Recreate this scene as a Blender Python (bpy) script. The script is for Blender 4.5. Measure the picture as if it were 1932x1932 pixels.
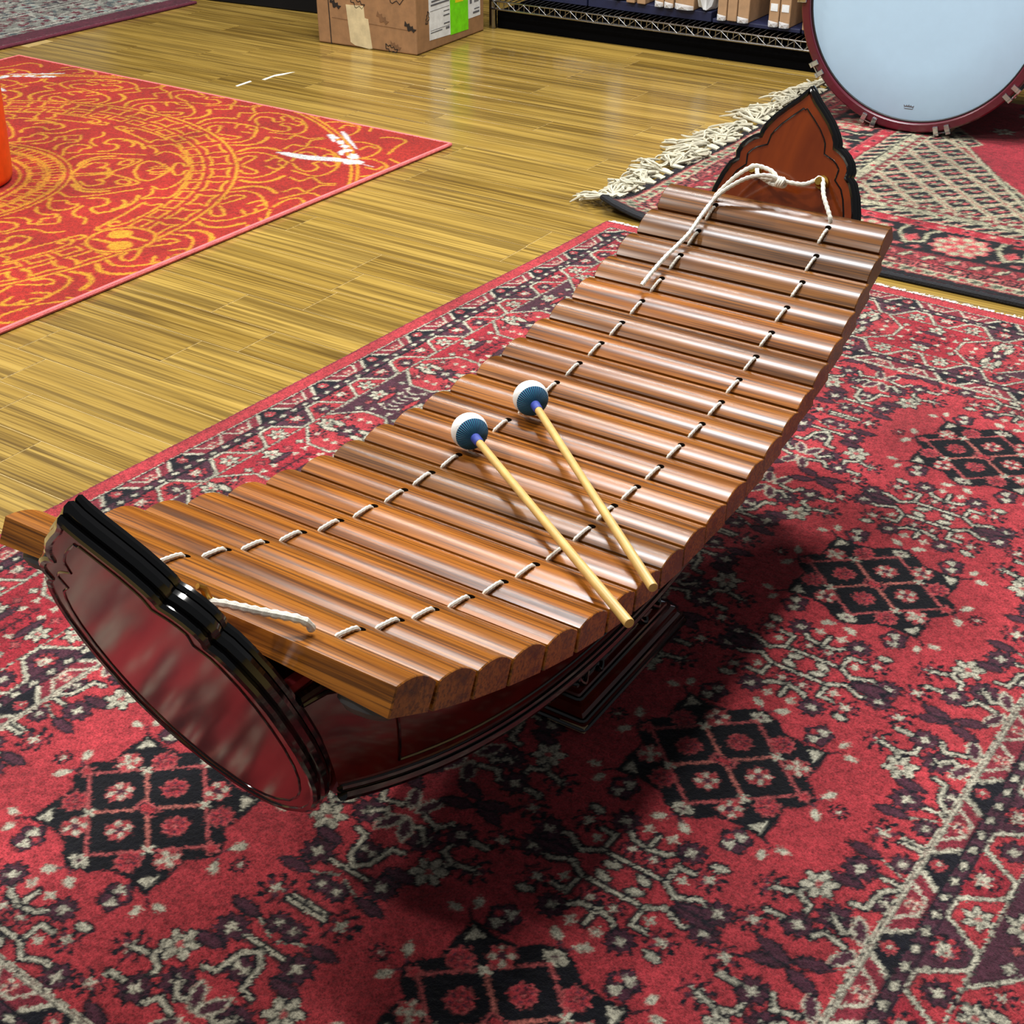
import bpy, bmesh, math, random
import numpy as np
from mathutils import Vector, Matrix

random.seed(7)
rng = np.random.default_rng(11)
PI = math.pi
S = bpy.context.scene
C = S.collection
for o in list(bpy.data.objects):
    bpy.data.objects.remove(o)

# ------------------------------------------------------------------ camera
cam = bpy.data.objects.new('camera', bpy.data.cameras.new('camera'))
C.objects.link(cam)
cam.location = (0, 0, 0.95)
cam.rotation_euler = (math.radians(90 - 31.783), 0, 0)
cam.data.sensor_width = 36
cam.data.lens = 47.516
cam.data.clip_start = 0.02
S.camera = cam

# ------------------------------------------------------------------ world, lamps, exposure
W = bpy.data.worlds.new('world')
S.world = W
W.use_nodes = True
bg = W.node_tree.nodes['Background']
bg.inputs[0].default_value = (0.92, 0.96, 1.0, 1)
bg.inputs[1].default_value = 0.13
S.view_settings.view_transform = 'Standard'
S.view_settings.look = 'None'
S.view_settings.gamma = 1
S.view_settings.use_curve_mapping = False
S.view_settings.exposure = 0.1


def area(name, loc, target, size, power, col=(1, 0.97, 0.92)):
    l = bpy.data.lights.new(name, 'AREA')
    l.shape = 'DISK'
    l.size = size
    l.energy = power
    l.color = col
    o = bpy.data.objects.new(name, l)
    C.objects.link(o)
    o.location = loc
    o.rotation_euler = (Vector(target) - Vector(loc)).to_track_quat('-Z', 'Y').to_euler()
    return o


def tube_lamp(loc, length, power, col):
    """linear ceiling lamp hung parallel to the planks"""
    l = bpy.data.lights.new('ceiling_tube', 'AREA')
    l.shape = 'RECTANGLE'
    l.size = length
    l.size_y = 0.10
    l.energy = power
    l.color = col
    o = bpy.data.objects.new('ceiling_tube', l)
    C.objects.link(o)
    o.location = loc
    o.rotation_euler = (0, 0, math.radians(-33.3))
    return o


# ceiling lamps of the shop: two tubes and a few track spots
tube_lamp((-0.05, 2.25, 2.8), 1.0, 62, (0.96, 0.98, 1))
tube_lamp((-0.30, 3.75, 2.8), 1.3, 40, (1, 0.98, 0.95))
area('ceiling_lamp', (-1.9, 1.7, 2.8), (0.0, 1.3, 0.2), 0.18, 46, (1, 0.96, 0.9))
area('ceiling_lamp', (-1.3, 0.0, 2.8), (-0.3, 1.0, 0.2), 0.22, 20, (1, 0.96, 0.9))
area('ceiling_lamp', (0.95, 2.7, 2.8), (1.0, 1.5, 0), 0.3, 50)
area('ceiling_lamp', (-2.3, 4.0, 2.8), (-0.8, 3.4, 0), 0.4, 40)
area('ceiling_lamp', (0.5, 1.9, 2.8), (1.0, 3.3, 0.3), 0.3, 12, (0.93, 0.97, 1))

# ------------------------------------------------------------------ helpers
def lin(c):
    c = np.asarray(c, float) / 255.0
    return np.where(c <= 0.04045, c / 12.92, ((c + 0.055) / 1.055) ** 2.4)


def rgba(c):
    return (*[float(x) for x in lin(c)], 1.0)


def tag(o, label=None, cat=None, group=None, kind=None):
    if label: o['label'] = label
    if cat: o['category'] = cat
    if group: o['group'] = group
    if kind: o['kind'] = kind
    return o


def empty(name, loc=(0, 0, 0), rz=0.0, label=None, cat=None, group=None):
    o = bpy.data.objects.new(name, None)
    C.objects.link(o)
    o.location = loc
    o.rotation_euler = (0, 0, rz)
    o.empty_display_size = 0.05
    return tag(o, label, cat, group)


def link(name, me, m=None, parent=None):
    if m is not None and not me.materials:
        me.materials.append(m)
    o = bpy.data.objects.new(name, me)
    C.objects.link(o)
    if parent is not None:
        o.parent = parent
    return o


class MB:
    """collects vertices and faces; build() links them as ONE mesh object"""

    def __init__(s):
        s.v = []
        s.f = []

    def add(s, vs, fs):
        n = len(s.v)
        s.v += [tuple(v) for v in vs]
        s.f += [tuple(i + n for i in f) for f in fs]
        return s

    def box(s, lo, hi, M=None):
        (a, b, c), (d, e, f) = lo, hi
        vs = [(a, b, c), (d, b, c), (d, e, c), (a, e, c), (a, b, f), (d, b, f), (d, e, f), (a, e, f)]
        if M is not None: vs = [M @ Vector(v) for v in vs]
        return s.add(vs, [(0, 3, 2, 1), (4, 5, 6, 7), (0, 1, 5, 4), (1, 2, 6, 5), (2, 3, 7, 6), (3, 0, 4, 7)])

    def tube(s, pts, r, n=8, closed=False, cap=True):
        pts = [Vector(p) for p in pts]
        m = len(pts)
        rs = r if hasattr(r, '__len__') else [r] * m
        prev = None
        vs = []
        for i, p in enumerate(pts):
            if closed:
                t = pts[(i + 1) % m] - pts[i - 1]
            else:
                t = pts[min(i + 1, m - 1)] - pts[max(i - 1, 0)]
            t.normalize()
            if prev is None:
                a = Vector((0, 0, 1)) if abs(t.z) < 0.9 else Vector((1, 0, 0))
                x = t.cross(a).normalized()
            else:
                x = (prev - t * prev.dot(t))
                x = x.normalized() if x.length > 1e-6 else t.orthogonal().normalized()
            prev = x
            y = t.cross(x)
            for k in range(n):
                an = 2 * PI * k / n
                vs.append(p + (x * math.cos(an) + y * math.sin(an)) * rs[i])
        fs = []
        for i in range(m if closed else m - 1):
            j = (i + 1) % m
            for k in range(n):
                l = (k + 1) % n
                fs.append((i * n + k, i * n + l, j * n + l, j * n + k))
        if cap and not closed:
            fs.append(tuple(range(n - 1, -1, -1)))
            fs.append(tuple((m - 1) * n + k for k in range(n)))
        return s.add(vs, fs)

    def loft(s, rings, closed_ring=True, cap=True):
        n = len(rings[0])
        vs = [v for r in rings for v in r]
        fs = []
        for i in range(len(rings) - 1):
            for k in range(n if closed_ring else n - 1):
                l = (k + 1) % n
                fs.append((i * n + k, i * n + l, (i + 1) * n + l, (i + 1) * n + k))
        if cap:
            fs.append(tuple(range(n - 1, -1, -1)))
            fs.append(tuple((len(rings) - 1) * n + k for k in range(n)))
        return s.add(vs, fs)

    def prism(s, poly, d0, d1, fn):
        """polygon in 2-D extruded from depth d0 to d1; fn(x, y, d) -> 3-D"""
        return s.loft([[fn(x, y, d0) for x, y in poly], [fn(x, y, d1) for x, y in poly]])

    def mesh(s, name, smooth=True, angle=35):
        me = bpy.data.meshes.new(name)
        me.from_pydata(s.v, [], s.f)
        bm = bmesh.new()
        bm.from_mesh(me)
        bmesh.ops.recalc_face_normals(bm, faces=bm.faces)
        bm.to_mesh(me)
        bm.free()
        if smooth:
            me.shade_smooth()
            me.set_sharp_from_angle(angle=math.radians(angle))
        return me

    def build(s, name, m, parent=None, smooth=True, angle=35):
        return link(name, s.mesh(name, smooth, angle), m, parent)


def bevel(o, w, seg=2):
    b = o.modifiers.new('bevel', 'BEVEL')
    b.width = w
    b.segments = seg
    b.limit_method = 'ANGLE'
    b.angle_limit = math.radians(40)
    return o


# ------------------------------------------------------------------ materials
class NT:
    def __init__(s, name):
        s.m = bpy.data.materials.new(name)
        s.m.use_nodes = True
        s.t = s.m.node_tree
        s.b = s.t.nodes['Principled BSDF']

    def n(s, typ, **k):
        nd = s.t.nodes.new(typ)
        for a, v in k.items():
            if a.startswith('i_'):
                nd.inputs[a[2:].replace('_', ' ')].default_value = v
            else:
                setattr(nd, a, v)
        return nd

    def l(s, a, b):
        s.t.links.new(a, b)

    def set(s, **k):
        for a, v in k.items():
            s.b.inputs[a.replace('_', ' ')].default_value = v
        return s

    def ramp(s, fac, stops):
        r = s.n('ShaderNodeValToRGB')
        e = r.color_ramp.elements
        while len(e) < len(stops): e.new(0.5)
        for x, (p, c) in zip(e, stops):
            x.position = p
            x.color = rgba(c)
        s.l(fac, r.inputs[0])
        return r.outputs[0]

    def mix(s, fac, a, b, mode='MIX'):
        mx = s.n('ShaderNodeMix', data_type='RGBA', blend_type=mode)
        for sock, v in ((mx.inputs[0], fac), (mx.inputs[6], a), (mx.inputs[7], b)):
            if hasattr(v, 'links'): s.l(v, sock)
            else: sock.default_value = v
        return mx.outputs[2]

    def coords(s, scale, rnd=0.0, which='Object'):
        tc = s.n('ShaderNodeTexCoord')
        mp = s.n('ShaderNodeMapping')
        mp.inputs['Scale'].default_value = scale
        s.l(tc.outputs[which], mp.inputs[0])
        if rnd:
            oi = s.n('ShaderNodeObjectInfo')
            mu = s.n('ShaderNodeMath', operation='MULTIPLY')
            mu.inputs[1].default_value = rnd
            s.l(oi.outputs['Random'], mu.inputs[0])
            cx = s.n('ShaderNodeCombineXYZ')
            for k in range(3): s.l(mu.outputs[0], cx.inputs[k])
            s.l(cx.outputs[0], mp.inputs['Location'])
        return mp.outputs[0]

    def noise(s, vec, scale, detail=4, rough=0.6, dist=0.0):
        nz = s.n('ShaderNodeTexNoise')
        nz.inputs['Scale'].default_value = scale
        nz.inputs['Detail'].default_value = detail
        nz.inputs['Roughness'].default_value = rough
        nz.inputs['Distortion'].default_value = dist
        s.l(vec, nz.inputs['Vector'])
        return nz.outputs[0]

    def bump(s, h, strength=0.3, dist=0.002):
        b = s.n('ShaderNodeBump')
        b.inputs['Strength'].default_value = strength
        b.inputs['Distance'].default_value = dist
        s.l(h, b.inputs['Height'])
        s.l(b.outputs[0], s.b.inputs['Normal'])

    def base(s, col):
        s.l(col, s.b.inputs['Base Color'])
        return s


def plain(name, col, rough=0.5, metal=0.0, coat=0.0, bumps=None, spec=0.5, even=False):
    t = NT(name)
    t.set(Roughness=rough, Metallic=metal, Coat_Weight=coat)
    t.b.inputs['Specular IOR Level'].default_value = spec
    v = t.coords((1, 1, 1))
    nz = t.noise(v, 35, 3)
    c = np.array(col, float)
    t.base(t.ramp(nz, [(0.3, c * (0.985 if even else 0.92)), (0.7, np.minimum(c * (1.0 if even else 1.06), 255))]))
    if bumps: t.bump(t.noise(v, bumps[0], 3), bumps[1], bumps[2])
    return t.m


def bar_wood():
    t = NT('bar rosewood')
    v = t.coords((40, 1.3, 40), 20)
    n1 = t.noise(v, 1.6, 5, 0.62, 0.6)
    c1 = t.ramp(n1, [(0.32, (76, 42, 12)), (0.45, (128, 76, 22)), (0.58, (160, 100, 34)), (0.74, (122, 74, 26))])
    v2 = t.coords((210, 2.6, 210), 13)
    n2 = t.noise(v2, 1.5, 3, 0.7)
    c2 = t.mix(t.ramp(n2, [(0.47, (0, 0, 0)), (0.62, (225, 225, 225))]), c1, rgba((58, 32, 12)))
    oi = t.n('ShaderNodeObjectInfo')
    c3 = t.mix(1.0, c2, oi.outputs['Color'], 'MULTIPLY')
    t.base(c3)
    t.set(Roughness=0.26, Coat_Weight=0.0)
    t.b.inputs['Specular IOR Level'].default_value = 0.5
    t.bump(n2, 0.045, 0.0006)
    return t.m


def plank_wood():
    t = NT('plank wood')
    v = t.coords((0.55, 13, 4), 37)
    n1 = t.noise(v, 1.6, 4, 0.6, 0.4)
    c1 = t.ramp(n1, [(0.28, (98, 78, 34)), (0.44, (144, 116, 50)), (0.62, (174, 144, 70)), (0.8, (154, 128, 66))])
    v2 = t.coords((1.1, 62, 4), 91)
    n2 = t.noise(v2, 1.5, 4, 0.62, 0.25)
    c2 = t.mix(t.ramp(n2, [(0.46, (0, 0, 0)), (0.60, (235, 235, 235))]), c1, rgba((66, 50, 22)))
    v3 = t.coords((1.6, 150, 4), 50)
    n3 = t.noise(v3, 1.5, 3, 0.65, 0.15)
    c2b = t.mix(t.ramp(n3, [(0.52, (0, 0, 0)), (0.66, (215, 215, 215))]), c2, rgba((64, 48, 22)))
    c3 = t.mix(t.ramp(n3, [(0.30, (150, 150, 150)), (0.44, (0, 0, 0))]), c2b, rgba((206, 178, 104)))
    oi = t.n('ShaderNodeObjectInfo')
    c4 = t.mix(0.2, c3, t.mix(t.ramp(oi.outputs['Random'], [(0, (0, 0, 0)), (1, (255, 255, 255))]), rgba((122, 90, 36)), rgba((196, 160, 80))))
    t.base(c4)
    t.set(Roughness=0.22, Coat_Weight=0.0)
    t.bump(n2, 0.06, 0.0006)
    return t.m


def lacquer(name, dark, light, rough=0.14):
    t = NT(name)
    v = t.coords((9, 9, 1.6))
    n1 = t.noise(v, 2.2, 4, 0.6, 0.5)
    t.base(t.ramp(n1, [(0.3, dark), (0.7, light)]))
    t.set(Roughness=rough, Coat_Weight=0.5, Coat_Roughness=rough * 0.6)
    return t.m


def pile(name, bump=0.55, scale=420, rough=0.95, shade=True):
    """rug: dyed knots come from the mesh's own colour attribute, the pile from fine relief"""
    t = NT(name)
    at = t.n('ShaderNodeVertexColor', layer_name='dye')
    v = t.coords((1, 1, 1))
    n0 = t.noise(v, 5, 3, 0.6)
    c = t.mix(1.0, at.outputs[0], t.ramp(n0, [(0.32, (205, 205, 205)), (0.64, (255, 255, 255))]), 'MULTIPLY')
    n1 = t.noise(v, scale, 3, 0.75)
    c = t.mix(1.0, c, t.ramp(n1, [(0.30, (150, 150, 150)), (0.60, (255, 255, 255))]), 'MULTIPLY')
    n2 = t.noise(v, scale * 0.22, 4, 0.7)
    c = t.mix(1.0, c, t.ramp(n2, [(0.32, (196, 196, 196)), (0.58, (255, 255, 255))]), 'MULTIPLY')
    t.base(c)
    t.set(Roughness=rough, Sheen_Weight=0.12, Sheen_Roughness=0.5)
    t.b.inputs['Specular IOR Level'].default_value = 0.15
    t.bump(n1, bump, 0.004)
    return t.m


M = {}
M['bar'] = bar_wood()
M['plank'] = plank_wood()
M['grout'] = plain('grout', (176, 150, 92), 0.6)
M['lacq_in'] = lacquer('orange brown lacquer', (92, 34, 8), (128, 54, 12))
M['lacq_out'] = lacquer('red brown lacquer', (104, 22, 14), (128, 30, 20), 0.17)
M['panel'] = lacquer('dark red lacquer', (70, 13, 6), (94, 23, 10), 0.16)
M['black'] = plain('black lacquer', (9, 8, 9), 0.12, 0, 0.3)
M['velvet'] = plain('red velvet strip', (120, 20, 28), 0.9)
M['cord'] = plain('white braided cord', (226, 222, 208), 0.8, bumps=(900, 0.4, 0.001))
M['hole'] = plain('bored hole', (10, 6, 4), 0.95, spec=0.0)
M['wax'] = plain('tuning wax', (74, 74, 78), 0.55)
M['brass'] = plain('brass', (190, 150, 70), 0.3, 1.0)
M['rawwood'] = plain('chipped raw wood', (196, 176, 136), 0.8, bumps=(120, 0.5, 0.002))
M['felt'] = plain('white cloth mallet head', (236, 236, 232), 0.9, bumps=(600, 0.4, 0.001))
M['stick'] = plain('bamboo stick', (206, 168, 96), 0.4)
M['collar'] = plain('blue thread collar', (44, 62, 150), 0.6)
M['card'] = plain('brown cardboard', (150, 112, 76), 0.75)
M['cardcut'] = plain('cardboard edge', (120, 86, 56), 0.8)
M['paper'] = plain('white paper label', (226, 230, 232), 0.5)
M['ink'] = plain('black ink', (34, 28, 26), 0.6)
M['inkgrey'] = plain('grey ink', (96, 98, 104), 0.6)
M['green'] = plain('lime green label', (120, 226, 20), 0.45)
M['yellow'] = plain('yellow sticker', (240, 214, 30), 0.5)
M['masking'] = plain('masking tape', (206, 190, 150), 0.6)
M['chrome'] = plain('chrome', (205, 208, 212), 0.16, 1.0)
M['wire'] = plain('chromed shelf wire', (150, 148, 146), 0.25, 1.0)
M['navy'] = plain('navy blue carton', (24, 30, 62), 0.55)
M['darkcard'] = plain('dark carton', (34, 32, 38), 0.6)
M['tan'] = plain('tan cardboard', (166, 132, 98), 0.7)
M['blackboard'] = plain('black painted board', (12, 12, 14), 0.7, spec=0.2)
M['shelf_shade'] = plain('matt black shelf shade', (4, 4, 5), 0.9, spec=0.05)  # flat black that imitates the deep shade under the shelf deck
M['maroon'] = plain('maroon drum lacquer', (86, 20, 34), 0.28, 0, 0.3)
M['drumhead'] = plain('coated drum head', (178, 210, 232), 0.6, even=True)
M['orange'] = plain('orange plastic', (226, 70, 12), 0.38)
M['orangerim'] = plain('pale orange plastic', (232, 140, 100), 0.45)
M['fringe'] = plain('cream cotton fringe', (190, 184, 162), 0.9)
M['whitefringe'] = plain('white cotton fringe', (226, 222, 212), 0.9)
M['pinkedge'] = plain('pink overlocked edge', (222, 112, 112), 0.9, bumps=(300, 0.6, 0.003))
M['blackedge'] = plain('black overlocked edge', (28, 29, 34), 0.9, bumps=(300, 0.6, 0.003))
M['plumedge'] = plain('plum overlocked edge', (98, 34, 52), 0.9, bumps=(300, 0.6, 0.003))
M['chalk'] = plain('white paint scuff', (226, 222, 205), 0.7)
M['pile'] = pile('knotted wool pile')
M['pile2'] = pile('flat wool pile', 0.35, 320)
M['print'] = pile('printed nylon pile', 0.3, 500)


def plastic_bag():
    t = NT('clear plastic bag')
    v = t.coords((1, 1, 1))
    n = t.noise(v, 18, 4, 0.6, 0.5)
    t.base(t.ramp(n, [(0.3, (190, 196, 200)), (0.7, (235, 238, 240))]))
    t.set(Roughness=0.15, Alpha=0.55)
    t.bump(n, 0.8, 0.01)
    return t.m


M['bag'] = plastic_bag()


def mallet_wrap():
    t = NT('blue green knitted net')
    tc = t.n('ShaderNodeTexCoord')
    gr = t.n('ShaderNodeTexGradient', gradient_type='RADIAL')
    t.l(tc.outputs['Object'], gr.inputs[0])
    mu = t.n('ShaderNodeMath', operation='MULTIPLY')
    mu.inputs[1].default_value = 2 * PI * 44
    t.l(gr.outputs[1], mu.inputs[0])
    sn = t.n('ShaderNodeMath', operation='SINE')
    t.l(mu.outputs[0], sn.inputs[0])
    t.base(t.ramp(sn.outputs[0], [(0.25, (14, 30, 96)), (0.8, (20, 150, 170))]))
    t.set(Roughness=0.7)
    t.bump(sn.outputs[0], 0.6, 0.001)
    return t.m


M['wrap'] = mallet_wrap()

# ------------------------------------------------------------------ rug weaving: paint knots into a colour grid
RED, DARK, PURP, CREAM, PINK = (202, 66, 74), (20, 20, 32), (92, 48, 64), (216, 210, 186), (208, 98, 98)


class Canvas:
    def __init__(s, w, h, cell, base):
        s.w, s.h, s.c = w, h, cell
        s.nx, s.ny = int(round(w / cell)) + 1, int(round(h / cell)) + 1
        s.im = np.empty((s.ny, s.nx, 3))
        s.im[:] = lin(base)

    def win(s, x0, x1, y0, y1):
        p = s.c * 1.5
        i0, i1 = max(0, int((x0 - p) / s.c)), min(s.nx, int((x1 + p) / s.c) + 2)
        j0, j1 = max(0, int((y0 - p) / s.c)), min(s.ny, int((y1 + p) / s.c) + 2)
        if i0 >= i1 or j0 >= j1: return None
        X, Y = np.meshgrid(np.arange(i0, i1) * s.c, np.arange(j0, j1) * s.c)
        return (slice(j0, j1), slice(i0, i1)), X, Y

    def put(s, sl, d, col):
        a = np.clip(0.5 - d / s.c, 0, 1)[..., None]
        s.im[sl] = s.im[sl] * (1 - a) + lin(col) * a

    def rect(s, x0, y0, x1, y1, col):
        w = s.win(x0, x1, y0, y1)
        if w is None: return
        sl, X, Y = w
        s.put(sl, np.maximum(np.maximum(x0 - X, X - x1), np.maximum(y0 - Y, Y - y1)), col)

    def seg(s, X, Y, a, b):
        ax, ay = a
        dx, dy = b[0] - ax, b[1] - ay
        L = dx * dx + dy * dy + 1e-12
        t = np.clip(((X - ax) * dx + (Y - ay) * dy) / L, 0, 1)
        return np.hypot(X - ax - t * dx, Y - ay - t * dy)

    def line(s, pts, wd, col, closed=False):
        pts = list(pts) + ([pts[0]] if closed else [])
        for a, b in zip(pts[:-1], pts[1:]):
            r = wd / 2
            w = s.win(min(a[0], b[0]) - r, max(a[0], b[0]) + r, min(a[1], b[1]) - r, max(a[1], b[1]) + r)
            if w is None: continue
            sl, X, Y = w
            s.put(sl, s.seg(X, Y, a, b) - r, col)

    def poly(s, pts, col, grow=0.0):
        xs, ys = [p[0] for p in pts], [p[1] for p in pts]
        w = s.win(min(xs) - grow, max(xs) + grow, min(ys) - grow, max(ys) + grow)
        if w is None: return
        sl, X, Y = w
        ins = np.zeros(X.shape, bool)
        d = np.full(X.shape, 9.0)
        for a, b in zip(pts, list(pts[1:]) + [pts[0]]):
            d = np.minimum(d, s.seg(X, Y, a, b))
            cr = (a[1] > Y) != (b[1] > Y)
            if cr.any():
                xi = a[0] + (Y - a[1]) * (b[0] - a[0]) / ((b[1] - a[1]) or 1e-12)
                ins ^= cr & (X < xi)
        s.put(sl, np.where(ins, -d, d) - grow, col)

    def blob(s, c, r, col, lobes=0, amp=0.16, rot=0.0, sq=1.0):
        w = s.win(c[0] - r * 1.3, c[0] + r * 1.3, c[1] - r * 1.3, c[1] + r * 1.3)
        if w is None: return
        sl, X, Y = w
        dx, dy = X - c[0], (Y - c[1]) / sq
        rr = r * (1 + amp * np.cos(lobes * (np.arctan2(dy, dx) - rot))) if lobes else r
        s.put(sl, np.hypot(dx, dy) - rr, col)

    def ring(s, c, r, wd, col):
        w = s.win(c[0] - r - wd, c[0] + r + wd, c[1] - r - wd, c[1] + r + wd)
        if w is None: return
        sl, X, Y = w
        s.put(sl, np.abs(np.hypot(X - c[0], Y - c[1]) - r) - wd / 2, col)

    # ---- motifs
    def flower(s, c, r, kind='purple', rot=0.3):
        if kind == 'purple':
            s.blob(c, r + 0.0032, DARK, 9, 0.16, rot)
            s.blob(c, r, PURP, 9, 0.16, rot)
            for k in range(3):
                a = rot + k * 2.1
                s.blob((c[0] + r * .6 * math.cos(a), c[1] + r * .6 * math.sin(a)), r * .22, DARK)
            s.blob(c, r * 0.40, CREAM, 4, 0.3, rot)
        elif kind == 'red':
            s.blob(c, r + 0.0030, DARK, 8, 0.2, rot)
            s.blob(c, r, RED, 7, 0.2, rot)
            for k in range(5):
                a = rot + k * 1.257
                s.blob((c[0] + r * .62 * math.cos(a), c[1] + r * .62 * math.sin(a)), r * .26, DARK if k % 2 else PURP)
            s.blob(c, r * 0.40, CREAM, 4, 0.3, rot)
        elif kind == 'cream':
            s.blob(c, r + 0.0030, DARK, 6, 0.22, rot)
            s.blob(c, r, CREAM, 6, 0.25, rot)
            for k in range(6):
                a = rot + k * PI / 3 + .5
                s.line([(c[0] + r * .25 * math.cos(a), c[1] + r * .25 * math.sin(a)), (c[0] + r * .7 * math.cos(a), c[1] + r * .7 * math.sin(a))], 0.0018, DARK)
            s.blob(c, r * 0.25, PINK)
        elif kind == 'rose':
            s.blob(c, r, PINK, 9, 0.12, rot)
            s.blob(c, r * .86, RED, 9, 0.12, rot)
            for k in range(6):
                a = rot + k * PI / 3
                s.blob((c[0] + r * .58 * math.cos(a), c[1] + r * .58 * math.sin(a)), r * .15, PURP)
            s.blob(c, r * 0.28, DARK)
            s.blob(c, r * 0.16, PINK)
        elif kind == 'mix':
            s.blob(c, r, PINK, 8, 0.14, rot)
            for k in range(8):
                a = rot + k * PI / 4
                s.blob((c[0] + r * .62 * math.cos(a), c[1] + r * .62 * math.sin(a)), r * .30, CREAM if k % 2 else RED)
            s.blob(c, r * 0.30, CREAM if rot > .25 else PURP, 4, .3)
        elif kind == 'bud':
            s.blob(c, r + 0.0030, DARK, 5, 0.12, rot, 1.15)
            s.blob(c, r, PURP, 5, 0.12, rot, 1.15)
            s.line([(c[0] - r, c[1]), (c[0] + r, c[1])], 0.0025, DARK)
            s.blob((c[0] + r * .2, c[1] - r * .6), r * .42, CREAM, 3, .3)
            s.blob((c[0] - r * .2, c[1] + r * .6), r * .42, CREAM, 3, .3)
            s.blob((c[0] + r * .55, c[1] + r * .2), r * .3, RED)

    def leaf(s, a, b, wd, col, edge=DARK):
        dx, dy = b[0] - a[0], b[1] - a[1]
        L = math.hypot(dx, dy)
        nx, ny = -dy / L * wd / 2, dx / L * wd / 2
        q = [a, (a[0] + dx * .3 + nx, a[1] + dy * .3 + ny), (a[0] + dx * .72 + nx, a[1] + dy * .72 + ny), b, (a[0] + dx * .72 - nx, a[1] + dy * .72 - ny), (a[0] + dx * .3 - nx, a[1] + dy * .3 - ny)]
        if edge is not None: s.poly(q, edge, 0.0028)
        s.poly(q, col)

    def stem(s, pts, wd=0.0042):
        s.line(pts, wd + 0.0062, DARK)
        s.line(pts, wd, CREAM)

    def ragged(s, p=0.3):
        """knots wander by one warp thread"""
        J, I = np.meshgrid(np.arange(s.ny), np.arange(s.nx), indexing='ij')
        r1 = rng.random((s.ny, s.nx))
        r2 = rng.random((s.ny, s.nx))
        I = np.clip(I + (r1 < p / 2) - (r1 > 1 - p / 2), 0, s.nx - 1)
        J = np.clip(J + (r2 < p / 2) - (r2 > 1 - p / 2), 0, s.ny - 1)
        s.im = s.im[J, I]


def rug_mesh(name, cv, thick, zfun=None, wob=0.0):
    """a slab whose top is one face for every knot; x = across, y = along"""
    nx, ny, c = cv.nx, cv.ny, cv.c
    X, Y = np.meshgrid(np.arange(nx) * c, np.arange(ny) * c)
    Z = np.full(X.shape, float(thick)) + rng.normal(0, 0.00035, X.shape)
    if zfun is not None: Z += zfun(X, Y)
    if wob:
        ex = np.minimum(X, nx * c - X)
        sx = wob * np.sin(Y * 5.1 + 0.7) * np.sin(Y * 2.3) * np.exp(-ex * 4)
        X = X + sx
    co = np.stack([X, Y, Z], -1).reshape(-1, 3)
    idx = np.arange(nx * ny).reshape(ny, nx)
    q = np.stack([idx[:-1, :-1], idx[:-1, 1:], idx[1:, 1:], idx[1:, :-1]], -1).reshape(-1, 4)
    rim = np.concatenate([idx[0, :], idx[1:, -1], idx[-1, -2::-1], idx[-2:0:-1, 0]])
    low = co[rim].copy()
    low[:, 2] = 0.0005 if zfun is None else np.maximum(0.0005, low[:, 2] - thick)
    n0 = nx * ny
    m = len(rim)
    lo = np.arange(m) + n0
    sq = np.stack([rim, lo, np.roll(lo, -1), np.roll(rim, -1)], -1)
    co = np.concatenate([co, low])
    q = np.concatenate([q, sq])
    me = bpy.data.meshes.new(name)
    me.vertices.add(len(co))
    me.vertices.foreach_set('co', co.astype(np.float32).ravel())
    me.loops.add(q.size)
    me.loops.foreach_set('vertex_index', q.astype(np.int32).ravel())
    me.polygons.add(len(q))
    me.polygons.foreach_set('loop_start', (np.arange(len(q)) * 4).astype(np.int32))
    me.polygons.foreach_set('loop_total', np.full(len(q), 4, np.int32))
    me.update(calc_edges=True)
    col = np.concatenate([cv.im.reshape(-1, 3), cv.im.reshape(-1, 3)[rim]])
    at = me.color_attributes.new('dye', 'FLOAT_COLOR', 'POINT')
    at.data.foreach_set('color', np.concatenate([col, np.ones((len(col), 1))], 1).astype(np.float32).ravel())
    me.shade_smooth()
    return me


exec_parts = []
del exec_parts
# ------------------------------------------------------------------ floor of wood-look planks
FA = math.radians(-33.325)
fl = MB().box((-5.2, -0.6, -0.03), (2.6, 6.2, -0.0007)).build('floor', M['grout'], smooth=False)
fl.rotation_euler = (0, 0, FA)
tag(fl, 'pale jointed floor of yellow brown wood-look planks', None, None, 'structure')
PW = 0.0957
joints = {1: 1.657, 3: 1.81, 4: 1.577, 6: 1.649, 9: 1.569, 10: 1.814, 11: 1.36, 12: 1.362, 14: 1.806, 16: 1.835, 17: 2.242,
          18: 2.038, 19: 1.776, 20: 1.547, 21: 2.182, 22: 1.968, 23: 1.713, 24: 1.971}
PL = 0.735


def plank_mesh(L):
    g = 0.0011
    m = MB()
    w, b = PW / 2 - g, 0.0002
    l = L / 2 - g
    m.loft([[(-l, -w, -0.002), (l, -w, -0.002), (l, w, -0.002), (-l, w, -0.002)],
            [(-l, -w, -b), (l, -w, -b), (l, w, -b), (-l, w, -b)],
            [(-l + b, -w + b, 0), (l - b, -w + b, 0), (l - b, w - b, 0), (-l + b, w - b, 0)]])
    me = m.mesh('plank', smooth=False)
    me.materials.append(M['plank'])
    return me


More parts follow.
